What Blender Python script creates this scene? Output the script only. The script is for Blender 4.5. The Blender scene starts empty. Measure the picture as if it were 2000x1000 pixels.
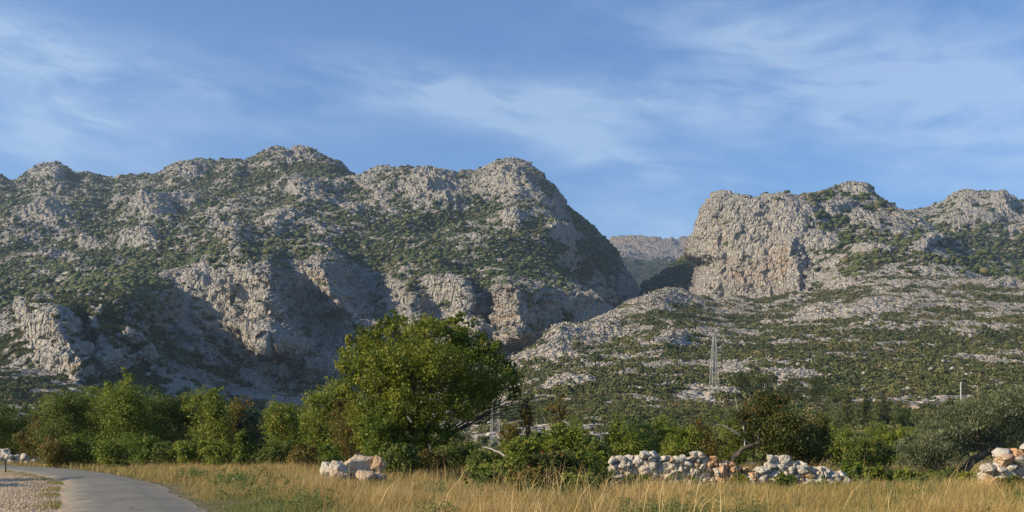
import bpy, bmesh, math, random
import numpy as np
from mathutils import Vector, Matrix, Euler

scene = bpy.context.scene
COL = scene.collection
R = math.radians

# ------------------------------------------------------------------ camera, sky, sun, exposure
F_PX, HORIZON, CAM_Z = 2000.0, 868.0, 1.55          # numbers for a 2000 x 1000 frame
cam_data = bpy.data.cameras.new('camera')
cam = bpy.data.objects.new('camera', cam_data)
COL.objects.link(cam)
cam.location = (0, 0, CAM_Z)
cam.rotation_euler = (R(90), 0, 0)
cam_data.sensor_width = 36.0
cam_data.lens = 36.0 * F_PX / 2000.0
cam_data.shift_y = (HORIZON - 500.0) / 2000.0
cam_data.clip_start = 0.1
cam_data.clip_end = 60000
scene.camera = cam

SUN_EL, SUN_AZ = R(26), R(-108)                     # azimuth from +Y, negative = to the left
sun_dir = Vector((math.sin(SUN_AZ) * math.cos(SUN_EL), math.cos(SUN_AZ) * math.cos(SUN_EL), math.sin(SUN_EL)))
sl = bpy.data.lights.new('sun', 'SUN')
sl.energy = 5.0
sl.angle = R(0.5)
sl.color = (1.0, 0.835, 0.585)
so = bpy.data.objects.new('sun', sl)
so.rotation_euler = sun_dir.to_track_quat('Z', 'Y').to_euler()
so.location = (-30, -30, 60)
COL.objects.link(so)

scene.view_settings.view_transform = 'Standard'
scene.view_settings.look = 'None'
scene.view_settings.gamma = 1.0
scene.cycles.use_denoising = True
scene.view_settings.exposure = 0.48


class Nodes:
    """small helper for writing node trees"""
    def __init__(self, tree):
        self.t = tree
        self.n = tree.nodes
        self.n.clear()

    def new(self, kind, **kw):
        nd = self.n.new(kind)
        for k, v in kw.items():
            setattr(nd, k, v)
        return nd

    def link(self, a, b):
        self.t.links.new(a, b)

    def val(self, sock, v):
        if hasattr(v, 'is_output'):
            self.link(v, sock)
        else:
            sock.default_value = v

    def math(self, op, a, b=0.0, c=None, clamp=False):
        nd = self.new('ShaderNodeMath', operation=op, use_clamp=clamp)
        self.val(nd.inputs[0], a)
        self.val(nd.inputs[1], b)
        if c is not None:
            self.val(nd.inputs[2], c)
        return nd.outputs[0]

    def mix(self, fac, a, b, mode='MIX'):
        nd = self.new('ShaderNodeMix', data_type='RGBA', blend_type=mode)
        self.val(nd.inputs[0], fac)
        for i, v in ((6, a), (7, b)):
            if hasattr(v, 'is_output'):
                self.link(v, nd.inputs[i])
            else:
                nd.inputs[i].default_value = (*v, 1.0)
        return nd.outputs[2]

    def noise(self, vec, scale, detail=4.0, rough=0.55, dist=0.0):
        nd = self.new('ShaderNodeTexNoise')
        if vec is not None:
            self.link(vec, nd.inputs['Vector'])
        nd.inputs['Scale'].default_value = scale
        nd.inputs['Detail'].default_value = detail
        nd.inputs['Roughness'].default_value = rough
        nd.inputs['Distortion'].default_value = dist
        return nd.outputs[0]

    def ramp(self, fac, lo, hi):
        nd = self.new('ShaderNodeMapRange', interpolation_type='SMOOTHSTEP')
        self.val(nd.inputs[0], fac)
        nd.inputs[1].default_value = lo
        nd.inputs[2].default_value = hi
        return nd.outputs[0]

    def xyz(self, x, y, z):
        nd = self.new('ShaderNodeCombineXYZ')
        for i, v in enumerate((x, y, z)):
            self.val(nd.inputs[i], v)
        return nd.outputs[0]


world = bpy.data.worlds.new('World')
scene.world = world
world.use_nodes = True
w = Nodes(world.node_tree)
sky = w.new('ShaderNodeTexSky', sky_type='NISHITA')
sky.sun_disc = False
sky.sun_elevation = SUN_EL
sky.sun_rotation = SUN_AZ
sky.altitude = 200
sky.air_density = 1.0
sky.dust_density = 0.6
sky.ozone_density = 2.2
tc = w.new('ShaderNodeTexCoord')
sep = w.new('ShaderNodeSeparateXYZ')
w.link(tc.outputs['Generated'], sep.inputs[0])
az = w.math('ARCTAN2', sep.outputs[0], sep.outputs[1])
el = w.math('ARCSINE', sep.outputs[2])
# cirrus: a streaky noise over azimuth / elevation, gathered in a few banks
tilt = w.math('MULTIPLY_ADD', az, 0.10, el)
cv = w.xyz(w.math('MULTIPLY', az, 3.2), w.math('MULTIPLY', tilt, 11.0), 0.0)
warp = w.noise(cv, 1.3, 3, 0.5)
cv2 = w.xyz(w.math('MULTIPLY_ADD', warp, 0.5, w.math('MULTIPLY', az, 3.2)),
            w.math('MULTIPLY_ADD', warp, 0.7, w.math('MULTIPLY', tilt, 11.0)), 3.7)
streak = w.noise(cv2, 1.3, 6, 0.56)
fine = w.noise(cv2, 6.0, 5, 0.6)


def bank(px, py, rx, ry, slope=0.0, amp=1.0):
    """one cloud bank: a soft patch of the sky about a direction, rx and ry in degrees"""
    a0 = math.atan((px - 1000) / F_PX)
    e0 = math.atan((HORIZON - py) / math.hypot(F_PX, px - 1000))
    da = w.math('SUBTRACT', az, a0)
    de = w.math('SUBTRACT', w.math('SUBTRACT', el, e0), w.math('MULTIPLY', da, slope))
    q = w.math('ADD', w.math('POWER', w.math('DIVIDE', da, R(rx)), 2.0), w.math('POWER', w.math('DIVIDE', de, R(ry)), 2.0))
    return w.math('MULTIPLY', w.math('EXPONENT', w.math('MULTIPLY', q, -1.0)), amp)


banks = None
for b in ((60, 120, 6, 2.4, -0.45, 1.35), (330, 165, 7, 1.5, -0.1, 1.15), (500, 175, 6, 0.9, -0.05, .45),
          (60, 255, 3.0, 1.2, 0, .75), (890, 178, 4.2, 1.2, -.1, 1.4), (700, 165, 6, 1.6, -.05, .5), (460, 225, 3.5, .8, 0, .4),
          (1150, 200, 7, 1.6, -.1, .75), (1480, 60, 9, 2.4, -.1, .7), (1850, 60, 10, 4, 0, .52), (1800, 200, 12, 2.4, -.12, .65),
          (1950, 290, 6, 1.8, 0, .7), (1130, 290, 4.5, 1.3, -.3, .9), (1260, 390, 5.0, 2.2, -.1, .8), (1450, 215, 9, 1.2, -.05, .6),
          (1400, 330, 6, 1.6, -.1, .5), (1200, 470, 7, 1.2, 0, .4), (-900, 200, 20, 5, 0, .8), (2900, 250, 20, 6, 0, .9)):
    v = bank(*b)
    banks = v if banks is None else w.math('ADD', banks, v)
dens = w.math('MULTIPLY', banks, w.ramp(w.math('MULTIPLY_ADD', fine, 0.42, streak), 0.48, 1.08))
dens = w.math('MULTIPLY', dens, 0.60, clamp=True)
dens = w.math('MINIMUM', dens, 0.42)
tinted = w.mix(1.0, sky.outputs[0], (0.86, 1.26, 1.68), 'MULTIPLY')
colr = w.mix(dens, tinted, (7.0, 8.6, 10.4))
bg = w.new('ShaderNodeBackground')
w.link(colr, bg.inputs[0])
bg.inputs[1].default_value = 0.075
wo = w.new('ShaderNodeOutputWorld')
w.link(bg.outputs[0], wo.inputs[0])

# ------------------------------------------------------------------ numpy helpers
_rng = np.random.default_rng(11)
_perm = _rng.permutation(256).astype(np.int32)
_perm = np.concatenate([_perm, _perm, _perm])
_grad = _rng.normal(size=(256, 3)).astype(np.float32)
_grad /= np.linalg.norm(_grad, axis=1)[:, None]


def perlin(p):
    """gradient noise, about -1..1, at an (n,3) array of points"""
    p = np.asarray(p, np.float32)
    i = np.floor(p).astype(np.int32)
    fr = p - i
    i &= 255
    u = fr * fr * fr * (fr * (fr * 6 - 15) + 10)
    out = 0
    for dx in (0, 1):
        for dy in (0, 1):
            for dz in (0, 1):
                h = _perm[_perm[_perm[i[:, 0] + dx] + i[:, 1] + dy] + i[:, 2] + dz]
                g = _grad[h]
                d = g[:, 0] * (fr[:, 0] - dx) + g[:, 1] * (fr[:, 1] - dy) + g[:, 2] * (fr[:, 2] - dz)
                wt = (u[:, 0] if dx else 1 - u[:, 0]) * (u[:, 1] if dy else 1 - u[:, 1]) * (u[:, 2] if dz else 1 - u[:, 2])
                out = out + wt * d
    return out * 1.5


def fbm(p, octaves=3, gain=0.5, lac=2.03):
    a, s, tot, k = 1.0, 0, 0.0, 1.0
    for o in range(octaves):
        s = s + a * perlin(p * k + o * 17.3)
        tot += a
        a *= gain
        k *= lac
    return s / tot


def smooth(x, lo, hi):
    t = np.clip((x - lo) / (hi - lo), 0, 1)
    return t * t * (3 - 2 * t)


def pchip(xs, ys, x):
    """monotone cubic through the knots"""
    xs, ys = np.asarray(xs, float), np.asarray(ys, float)
    h = np.diff(xs)
    d = np.diff(ys) / h
    m = np.zeros(len(xs))
    m[0], m[-1] = d[0], d[-1]
    for k in range(1, len(xs) - 1):
        if d[k - 1] * d[k] > 0:
            w1, w2 = 2 * h[k] + h[k - 1], h[k] + 2 * h[k - 1]
            m[k] = (w1 + w2) / (w1 / d[k - 1] + w2 / d[k])
    x = np.clip(x, xs[0], xs[-1])
    k = np.clip(np.searchsorted(xs, x, side='right') - 1, 0, len(h) - 1)
    t = (x - xs[k]) / h[k]
    return ((1 + 2 * t) * (1 - t) ** 2 * ys[k] + t * (1 - t) ** 2 * h[k] * m[k]
            + t * t * (3 - 2 * t) * ys[k + 1] + t * t * (t - 1) * h[k] * m[k + 1])


def pchip_rows(K, s):
    """K: (J, n) values on J lines; s: (m,) row parameters in 0..J-1 -> (m, n)"""
    J = K.shape[0]
    d = np.diff(K, axis=0)
    m = np.zeros_like(K)
    m[0], m[-1] = d[0], d[-1]
    a, b = d[:-1], d[1:]
    ok = a * b > 0
    m[1:-1] = np.where(ok, 2 * a * b / np.where(ok, a + b, 1), 0)
    k = np.clip(np.floor(s).astype(int), 0, J - 2)
    t = (s - k)[:, None]
    return ((1 + 2 * t) * (1 - t) ** 2 * K[k] + t * (1 - t) ** 2 * m[k] + t * t * (3 - 2 * t) * K[k + 1] + t * t * (t - 1) * m[k + 1])


def mesh_obj(name, verts, faces, mat=None, parent=None, smooth_shade=False, attrs=None):
    """one mesh object from arrays; faces is (n,3) or (n,4) or a list of both"""
    verts = np.asarray(verts, np.float32).reshape(-1, 3)
    fl = faces if isinstance(faces, list) else [faces]
    fl = [np.asarray(f, np.int32) for f in fl if len(f)]
    me = bpy.data.meshes.new(name)
    me.vertices.add(len(verts))
    me.vertices.foreach_set('co', verts.ravel())
    loops = np.concatenate([f.ravel() for f in fl])
    sizes = np.concatenate([np.full(len(f), f.shape[1], np.int32) for f in fl])
    me.loops.add(len(loops))
    me.loops.foreach_set('vertex_index', loops)
    me.polygons.add(len(sizes))
    starts = np.zeros(len(sizes), np.int32)
    starts[1:] = np.cumsum(sizes)[:-1]
    me.polygons.foreach_set('loop_start', starts)
    if smooth_shade:
        me.polygons.foreach_set('use_smooth', np.ones(len(sizes), bool))
    for k, v in (attrs or {}).items():
        v = np.asarray(v, np.float32)
        if v.ndim == 1:
            a = me.attributes.new(k, 'FLOAT', 'POINT')
            a.data.foreach_set('value', v)
        else:
            a = me.attributes.new(k, 'FLOAT_VECTOR', 'POINT')
            a.data.foreach_set('vector', v.ravel())
    me.update(calc_edges=True)
    if mat is not None:
        me.materials.append(mat)
    o = bpy.data.objects.new(name, me)
    COL.objects.link(o)
    if parent is not None:
        o.parent = parent
    return o


def structure(o):
    o['kind'] = 'structure'
    return o


def stuff(o, label, cat):
    o['kind'] = 'stuff'
    o['label'] = label
    o['category'] = cat
    return o


def tag(o, label, cat, group=None):
    o['label'] = label
    o['category'] = cat
    if group:
        o['group'] = group
    return o


def empty(name, loc, label, cat, group=None, rz=0.0):
    o = bpy.data.objects.new(name, None)
    o.empty_display_size = 0.3
    o.location = loc
    o.rotation_euler = (0, 0, rz)
    COL.objects.link(o)
    return tag(o, label, cat, group)


def spot(px, py, Y):
    """world point that stands at depth Y on the sight line"""
    return ((px - 1000) / F_PX * Y, Y, CAM_Z + (HORIZON - py) / F_PX * Y)


# ------------------------------------------------------------------ materials
def material(name):
    m = bpy.data.materials.new(name)
    m.use_nodes = True
    return m, Nodes(m.node_tree)


def finish(nt, color, rough=0.9, bump=None, strength=0.5, dist=1.0, spec=0.2, translucent=0.0):
    p = nt.new('ShaderNodeBsdfPrincipled')
    nt.val(p.inputs['Base Color'], color if hasattr(color, 'is_output') else (*color, 1))
    nt.val(p.inputs['Roughness'], rough)
    p.inputs['Specular IOR Level'].default_value = spec
    if bump is not None:
        b = nt.new('ShaderNodeBump')
        b.inputs['Strength'].default_value = strength
        b.inputs['Distance'].default_value = dist
        nt.link(bump, b.inputs['Height'])
        nt.link(b.outputs[0], p.inputs['Normal'])
    out = nt.new('ShaderNodeOutputMaterial')
    if translucent > 0:
        tr = nt.new('ShaderNodeBsdfTranslucent')
        nt.val(tr.inputs[0], color if hasattr(color, 'is_output') else (*color, 1))
        mx = nt.new('ShaderNodeMixShader')
        mx.inputs[0].default_value = translucent
        nt.link(p.outputs[0], mx.inputs[1])
        nt.link(tr.outputs[0], mx.inputs[2])
        nt.link(mx.outputs[0], out.inputs[0])
    else:
        nt.link(p.outputs[0], out.inputs[0])


def attr(nt, name, out='Fac'):
    a = nt.new('ShaderNodeAttribute', attribute_name=name)
    return a.outputs[out]


def hill_material(name, rock_a, rock_b, green_a, green_b, bump_scale=1.0):
    m, nt = material(name)
    geo = nt.new('ShaderNodeNewGeometry')
    pos = geo.outputs['Position']
    n1 = nt.noise(pos, 0.02, 5, 0.6)
    n2 = nt.noise(pos, 0.14, 5, 0.65)
    n3 = nt.noise(pos, 0.5, 3, 0.6)
    rock = nt.mix(nt.ramp(n1, 0.35, 0.65), rock_a, rock_b)
    rock = nt.mix(nt.math('MULTIPLY', nt.ramp(n2, 0.45, 0.7), 0.35), rock, (0.28, 0.262, 0.238))
    rock = nt.mix(nt.math('MULTIPLY', nt.ramp(n3, 0.52, 0.66), 0.4), rock, (0.50, 0.455, 0.39))
    stain = nt.math('MULTIPLY', attr(nt, 'stain'), nt.ramp(n2, 0.42, 0.62))
    rock = nt.mix(stain, rock, (0.52, 0.30, 0.15))
    green = nt.mix(nt.ramp(n2, 0.4, 0.6), green_a, green_b)
    v = nt.math('ADD', attr(nt, 'veg'), nt.math('MULTIPLY', nt.math('SUBTRACT', n3, 0.5), 0.9))
    col = nt.mix(nt.ramp(v, 0.42, 0.62), rock, green)
    vor = nt.new('ShaderNodeTexVoronoi', feature='F1')
    vor.inputs['Scale'].default_value = 0.13 * bump_scale
    nt.link(pos, vor.inputs['Vector'])
    vor2 = nt.new('ShaderNodeTexVoronoi', feature='F1')
    vor2.inputs['Scale'].default_value = 0.33 * bump_scale
    nt.link(pos, vor2.inputs['Vector'])
    h = nt.math('ADD', nt.math('MULTIPLY', vor.outputs['Distance'], -1.3), nt.math('MULTIPLY', vor2.outputs['Distance'], -0.7))
    h = nt.math('ADD', h, nt.math('MULTIPLY', n2, 1.6))
    sq = nt.new('ShaderNodeMapping')
    sq.inputs['Scale'].default_value = (1.0, 1.0, 0.42)
    nt.link(pos, sq.inputs['Vector'])
    for sc_, am in ((0.085, 1.5), (0.24, 0.8)):
        ve = nt.new('ShaderNodeTexVoronoi', feature='DISTANCE_TO_EDGE')
        ve.inputs['Scale'].default_value = sc_ * bump_scale
        nt.link(sq.outputs[0], ve.inputs['Vector'])
        h = nt.math('ADD', h, nt.math('MULTIPLY', nt.ramp(ve.outputs['Distance'], 0.0, 0.16), am))
    finish(nt, col, 0.95, h, 0.9, 4.0 / bump_scale, 0.1)
    return m


M_rock = hill_material('limestone and scrub', (0.470, 0.430, 0.375), (0.395, 0.365, 0.322), (0.055, 0.065, 0.028), (0.085, 0.085, 0.042))
M_foot = hill_material('foothill limestone', (0.60, 0.53, 0.44), (0.52, 0.46, 0.385), (0.075, 0.080, 0.034), (0.115, 0.11, 0.052))  # lighter than the mountain rock: sunlight on blocky faces put into the colour
M_far = hill_material('far limestone', (0.33, 0.29, 0.255), (0.28, 0.25, 0.22), (0.05, 0.06, 0.03), (0.07, 0.07, 0.04), 0.35)
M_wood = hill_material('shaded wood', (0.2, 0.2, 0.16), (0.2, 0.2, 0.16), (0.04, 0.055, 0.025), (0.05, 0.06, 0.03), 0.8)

# ------------------------------------------------------------------ the hills
GROUND = []            # (verts, veg, normals, cell area, depth) of each hill, for planting


def knots(s):
    """'px,v px,v ...' -> two lists"""
    q = [tuple(float(c) for c in p.split(',')) for p in s.split()]
    return [p[0] for p in q], [p[1] for p in q]


def interp(s, x):
    a, b = knots(s)
    return pchip(a, b, x)


def hill(name, px0, px1, nu, lines, rows, buttresses=(), humps=(), amp=1.0, warp=None, vegfun=None, stainfun=None, mat=None, fine=1.0, low=1.0, flute=0.0, calm=None):
    """A hillside lofted through lines of known screen height and depth, then roughened in world space.
    lines: (py-knots, depth-knots) from the foot to the crest and down the back."""
    u = np.linspace(px0, px1, nu)
    P = np.array([interp(a, u) for a, b in lines])
    Y = np.array([interp(b, u) for a, b in lines])
    s = np.concatenate([np.linspace(k, k + 1, r, endpoint=False) for k, r in enumerate(rows)] + [[len(rows)]])
    py, yy = pchip_rows(P, s), pchip_rows(Y, s)
    px = np.broadcast_to(u, py.shape).copy()
    if warp is not None:
        px = px + warp(px, py)
    jit = perlin(np.stack([px.ravel() / 45, py.ravel() / 30, np.full(px.size, 3.3)], 1)).reshape(px.shape) * 14 + \
        perlin(np.stack([px.ravel() / 14, py.ravel() / 11, np.full(px.size, 9.3)], 1)).reshape(px.shape) * 6
    rockiness = np.zeros_like(py)
    front = s[:, None] <= (len(rows) - 2) + 0.02
    for edge, A, wl, wr in buttresses:
        ex, ey = zip(*edge)
        ex, ey = np.array(ex, float), np.array(ey, float)
        e = np.interp(py, ey, ex)
        t = px + jit - e
        win = smooth(py, ey[0] - 16, ey[0] + 6) * (1 - smooth(py, ey[-1] - 6, ey[-1] + 30))
        off = np.where(t < 0, np.clip(1 + t / wl, 0, 1) ** 1.5, 1 - smooth(t, 0, wr)) * win * front
        yy = yy - A * off
        rockiness = np.maximum(rockiness, win * front * smooth(-np.abs(t), -0.5 * wl, -4) * 0.8)
    X = (px - 1000) / F_PX * yy
    Z = CAM_Z + (HORIZON - py) / F_PX * yy
    V = np.stack([X, yy, Z], -1)

    def normals(V):
        du = np.gradient(V, axis=1)
        dv = np.gradient(V, axis=0)
        n = np.cross(du, dv)
        return n / (np.linalg.norm(n, axis=-1, keepdims=True) + 1e-9)
    n0 = normals(V)
    dep = np.clip(yy / 1500.0, 0.12, 1.3)
    n0s = n0.copy()
    hr = np.zeros_like(py)
    for hx, hy, rx, ry, h in humps:
        q = ((px + jit - hx) / rx) ** 2 + ((py + jit * .5 - hy) / ry) ** 2
        b = np.exp(-q * 1.3) * front
        V = V + (b * h * 0.85)[..., None] * np.array([0, -0.55, 0.8])
        hr = np.maximum(hr, smooth(b, .3, .75))
    flat = V.reshape(-1, 3)
    steep = 1 - np.clip(n0s[..., 2], 0, 1)
    k = np.clip(0.5 + 0.75 * smooth(steep, 0.25, 0.6) + 0.5 * hr, 0, 1.4).ravel() * amp
    k = k * np.clip(dep.ravel(), 0.1, 1.3)
    kl = (0.58 + 0.3 * smooth(steep, 0.2, 0.5)).ravel() * amp * np.clip(dep.ravel(), 0.1, 1.3)
    q1 = flat * np.array([1 / 150., 1 / 150., 1 / 110.])
    dl = 34 * fbm(q1, 2) - 34 * np.abs(perlin(flat * np.array([1 / 95., 1 / 150., 1 / 120.]) + 5.1)) + 9
    crag = np.abs(perlin(flat * np.array([1 / 27., 1 / 27., 1 / 40.]) * fine ** .7 + 9.7))
    crag2 = np.abs(perlin(flat * np.array([1 / 12., 1 / 12., 1 / 17.]) * fine + 2.2))
    d = -11 * crag + 3 - 6.0 * crag2 + 1.6 + 2.4 * perlin(flat / 6.0 * fine + 31.)
    nd = n0s.reshape(-1, 3)
    if flute:
        flute = flute * smooth(steep, 0.3, 0.6).ravel()
        d = d + flute * (3.5 - 11 * np.abs(perlin(flat * np.array([1 / 16., 1 / 16., 1 / 75.]) + 61.))) + flute * 2.5 * perlin(flat * np.array([1 / 6., 1 / 6., 1 / 14.]) + 11)
    if calm is not None:
        cm = calm(px, py).ravel()
        kl, k = kl * cm, k * (0.4 + 0.6 * cm)
    flat = flat + nd * (d * k + dl * kl * low)[:, None]
    d = d + dl * 0.6
    V = flat.reshape(V.shape)
    nn = normals(V)
    ns = n0s
    # where scrub grows: on gentle ground and in hollows, not on knolls and cliffs
    A3 = flat
    pat = fbm(A3 * np.array([1 / 95., 1 / 120., 1 / 42.]) + 40, 3, 0.6).reshape(py.shape)
    fin = fbm(A3 * np.array([1 / 22., 1 / 30., 1 / 11.]) + 77, 2, 0.6).reshape(py.shape)
    fin2 = perlin(A3 * np.array([1 / 9., 1 / 14., 1 / 5.]) + 17).reshape(py.shape)
    veg = 0.57 + 0.50 * pat + 0.95 * fin + 0.48 * fin2 - 0.9 * smooth(steep, 0.38, 0.62) - 0.60 * hr - 0.4 * rockiness - 0.2 * smooth(d.reshape(py.shape), 2, 14) + 0.38 * smooth(-dl.reshape(py.shape), -2, 16) - 0.12
    if vegfun is not None:
        veg = veg + vegfun(px, py, V)
    stain = np.zeros_like(py)
    if stainfun is not None:
        stain = stainfun(px, py, V)
    nr, nc = py.shape
    idx = np.arange(nr * nc).reshape(nr, nc)
    faces = np.stack([idx[:-1, :-1], idx[:-1, 1:], idx[1:, 1:], idx[1:, :-1]], -1).reshape(-1, 4)
    o = mesh_obj(name, flat, faces, mat or M_rock, smooth_shade=False, attrs={'veg': veg.ravel(), 'stain': stain.ravel()})
    structure(o)
    du = np.linalg.norm(np.gradient(V, axis=1), axis=-1)
    dv = np.linalg.norm(np.gradient(V, axis=0), axis=-1)
    GROUND.append(dict(name=name, V=V, veg=veg, n=nn, area=du * dv, px=px, py=py, front=np.broadcast_to(front, py.shape), hr=hr, n0=ns))
    return o


SKYLINE = ('-200,372 -100,350 0,346 15,353 30,358 45,351 70,338 95,328 110,326 130,334 150,341 175,339 200,349 220,356 240,353 265,348 300,342 '
           '340,326 365,320 380,318 400,326 420,327 440,316 460,312 480,319 500,313 530,301 560,298 590,298 620,303 640,311 660,323 '
           '680,341 700,353 720,349 740,341 765,334 790,335 810,341 830,353 850,359 870,363 890,361 910,351 940,341 960,334 985,326 '
           '1000,324 1020,329 1040,336 1055,343 1070,356 1085,371 1095,391 1105,406 1125,419 1150,441 1175,466 1190,481 1205,501 '
           '1215,521 1230,551 1240,581 1246,640')
C_lines = [
    ('-200,902 1246,902', '-200,110 1246,110'),
    ('-200,838 0,838 400,862 1246,868', '-200,330 1246,330'),
    ('-200,752 0,748 130,768 250,788 450,815 600,820 760,790 900,742 1000,742 1246,725', '-200,560 400,620 700,700 1246,800'),
    ('-200,725 0,722 60,724 130,738 250,752 330,764 450,786 600,796 700,786 760,740 850,692 950,682 1000,700 1060,690 1100,672 1200,662 1246,700',
     '-200,740 0,750 220,765 270,790 330,860 450,930 600,1000 700,1040 850,1100 1000,1150 1246,1300'),
    ('-200,708 0,690 60,668 130,672 230,650 330,612 440,645 530,668 600,700 700,700 760,660 850,622 950,626 1000,642 1060,642 1100,632 1200,656 1246,696',
     '-200,790 110,800 230,860 300,1080 340,1190 440,1180 520,1120 560,1190 600,1185 700,1200 850,1250 1000,1270 1246,1450'),
    ('-200,690 0,652 40,640 60,612 105,606 150,592 230,580 300,546 340,523 390,521 480,516 500,525 530,521 620,509 640,516 660,538 690,568 '
     '720,600 750,590 800,551 850,537 880,537 930,556 980,551 1010,566 1060,572 1100,568 1150,592 1200,640 1246,690',
     '-200,840 110,850 230,980 300,1240 340,1290 440,1250 520,1200 560,1330 620,1375 720,1400 800,1330 1000,1330 1100,1400 1246,1600'),
    ('-200,520 0,515 200,500 340,478 500,462 640,466 750,482 900,482 1000,490 1080,512 1130,558 1200,622 1246,680',
     '-200,1600 500,1620 1000,1600 1100,1680 1246,1800'),
    ('-200,440 0,430 300,415 600,385 700,400 800,402 900,405 1000,398 1050,408 1080,428 1105,462 1125,500 1150,524 1165,548 1200,604 1225,634 1246,660',
     '-200,2150 600,2100 900,1980 1050,1880 1246,1960'),
    (SKYLINE, '-200,2700 300,2650 600,2480 800,2300 1000,2250 1075,2220 1110,2330 1180,2500 1246,2750'),
    ('-200,430 0,420 560,380 1000,420 1100,520 1246,700', '-200,3200 300,3100 1000,2600 1110,2750 1246,2950'),
    ('-200,868 1246,868', '-200,4000 1000,3400 1246,3200'),
]
C_butt = [
    ([(108, 600), (118, 650), (135, 700), (150, 742)], 75, 70, 55),
    ([(176, 590), (190, 640), (200, 705)], 45, 28, 60),
    ([(238, 580), (256, 640), (292, 700), (338, 765)], 60, 50, 90),
    ([(526, 530), (540, 600), (552, 668)], 95, 70, 85),
    ([(440, 540), (452, 600), (465, 640)], 20, 40, 22),
    ([(624, 510), (642, 555), (682, 608), (722, 650)], 115, 75, 60),
    ([(468, 632), (530, 662), (600, 712)], 80, 45, 70),
    ([(892, 540), (906, 590), (925, 645)], 75, 70, 40),
    ([(1003, 556), (1010, 600), (1012, 655)], 170, 80, 85),
    ([(300, 606), (420, 690), (560, 790)], 28, 45, 45),
    ([(250, 650), (340, 715), (430, 792)], 28, 40, 40),
    ([(380, 610), (480, 690), (600, 770)], 20, 30, 30),
    ([(795, 548), (800, 590), (815, 640)], 40, 40, 30),
    ([(1148, 575), (1175, 610), (1195, 640)], 60, 50, 40),
    ([(690, 352), (720, 375), (760, 410)], 50, 60, 60),
    ([(1060, 350), (1078, 400), (1108, 462), (1122, 500)], 60, 90, 40),
]
C_humps = [
    (85, 432, 66, 30, 40), (100, 345, 45, 20, 20), (300, 426, 62, 30, 40), (375, 338, 56, 24, 22), (270, 478, 58, 22, 26), (625, 392, 80, 30, 52),
    (590, 308, 80, 18, 12), (840, 388, 84, 38, 52), (985, 362, 58, 36, 32), (460, 480, 58, 26, 32), (180, 485, 40, 15, 14), (120, 505, 50, 16, 14),
    (740, 350, 40, 14, 14), (350, 400, 50, 16, 14), (1000, 430, 40, 20, 16), (1090, 455, 30, 22, 18), (545, 440, 58, 20, 22), (690, 420, 40, 14, 14),
    (230, 395, 40, 12, 12), (1140, 600, 30, 24, 20), (850, 570, 40, 30, 15), (960, 590, 40, 30, 12), (430, 560, 70, 30, 8), (80, 650, 26, 50, 10),
]


def veg_massif(px, py, V):
    v = 0.12 + 0.03 * smooth(py, 470, 520) * (1 - smooth(py, 560, 600)) * (1 - smooth(px, 330, 430))
    v = v - 0.55 * smooth(px, 300, 340) * (1 - smooth(px, 700, 760)) * smooth(py, 505, 530)     # pale bluffs
    v = v + 0.50 * smooth(px, 180, 230) * (1 - smooth(px, 600, 680)) * smooth(py - 0.42 * (px - 330), 602, 628)
    v = v - 0.35 * smooth(px, 760, 840) * smooth(py, 530, 560)
    v = v - 0.30 * smooth(px, 780, 850) * (1 - smooth(py, 380, 430)) * (1 - smooth(px, 1050, 1080))
    v = v + 0.22 * smooth(px, 640, 760) * smooth(py, 460, 490) * (1 - smooth(py, 520, 540))
    v = v + 0.45 * smooth(px + (py - 400) * -0.55, 1060, 1090) * smooth(py, 400, 440)
    v = v + 0.18 * smooth(px, 1070, 1110) * (1 - smooth(py, 560, 620))
    return v


def stain_massif(px, py, V):
    s = .5 * np.exp(-((px - 640) / 40) ** 2 - ((py - 550) / 26) ** 2) + np.exp(-((px - 985) / 25) ** 2 - ((py - 620) / 40) ** 2)
    s = s + np.exp(-((px - 1075) / 25) ** 2 - ((py - 590) / 20) ** 2) + .8 * np.exp(-((px - 150) / 25) ** 2 - ((py - 710) / 22) ** 2)
    return 0.55 * s


hill('mountain', -200, 1246, 1150, C_lines, [14, 40, 60, 80, 80, 190, 150, 140, 130, 30, 10], C_butt, C_humps, 1.0, None, veg_massif, stain_massif, flute=0.8,
     calm=lambda px, py: 1 - 0.72 * smooth(px, 1000, 1060) * (1 - smooth(py, 520, 580)))

D_SKY = ('1336,520 1346,482 1350,466 1362,450 1370,430 1380,406 1395,386 1400,377 1415,375 1430,379 1450,381 1460,381 1470,386 1490,383 1510,381 '
         '1530,377 1540,378 1560,386 1590,381 1610,378 1630,372 1660,366 1680,367 1690,371 1705,381 1720,391 1740,406 1760,416 1790,426 '
         '1820,441 1840,456 1870,466 1900,480 1950,500 2000,520 2200,560')
D_lines = [
    ('1336,640 2200,660', '1336,1900 1346,1640 1560,1540 1700,1350 2200,1300'),
    ('1336,578 1346,578 1400,580 1500,574 1560,552 1600,530 1700,508 1800,500 1900,528 2000,552 2200,580',
     '1336,2050 1346,1760 1400,1725 1500,1670 1560,1625 1600,1605 1700,1500 2000,1450 2200,1450'),
    ('1336,545 1346,540 1400,480 1450,465 1500,475 1560,462 1600,452 1700,440 1800,462 1900,503 2000,537 2200,570',
     '1336,2100 1346,1830 1400,1760 1480,1712 1560,1672 1620,1690 1700,1740 1850,1700 2200,1600'),
    (D_SKY, '1336,2200 1346,1930 1380,1840 1400,1800 1500,1752 1560,1770 1660,2000 1800,1900 2000,1750 2200,1700'),
    ('1336,560 1400,430 1660,430 1800,500 2200,640', '1336,2300 1400,2000 1660,2300 2200,2100'),
    ('1336,868 2200,868', '1336,2600 2200,2600'),
]


def warp_tower(px, py):
    g = np.interp(py, [440, 498, 508, 516, 545, 575], [0, 0, 24, 30, 20, 8])
    return g * (1 - smooth(px, 1346, 1430))


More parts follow.
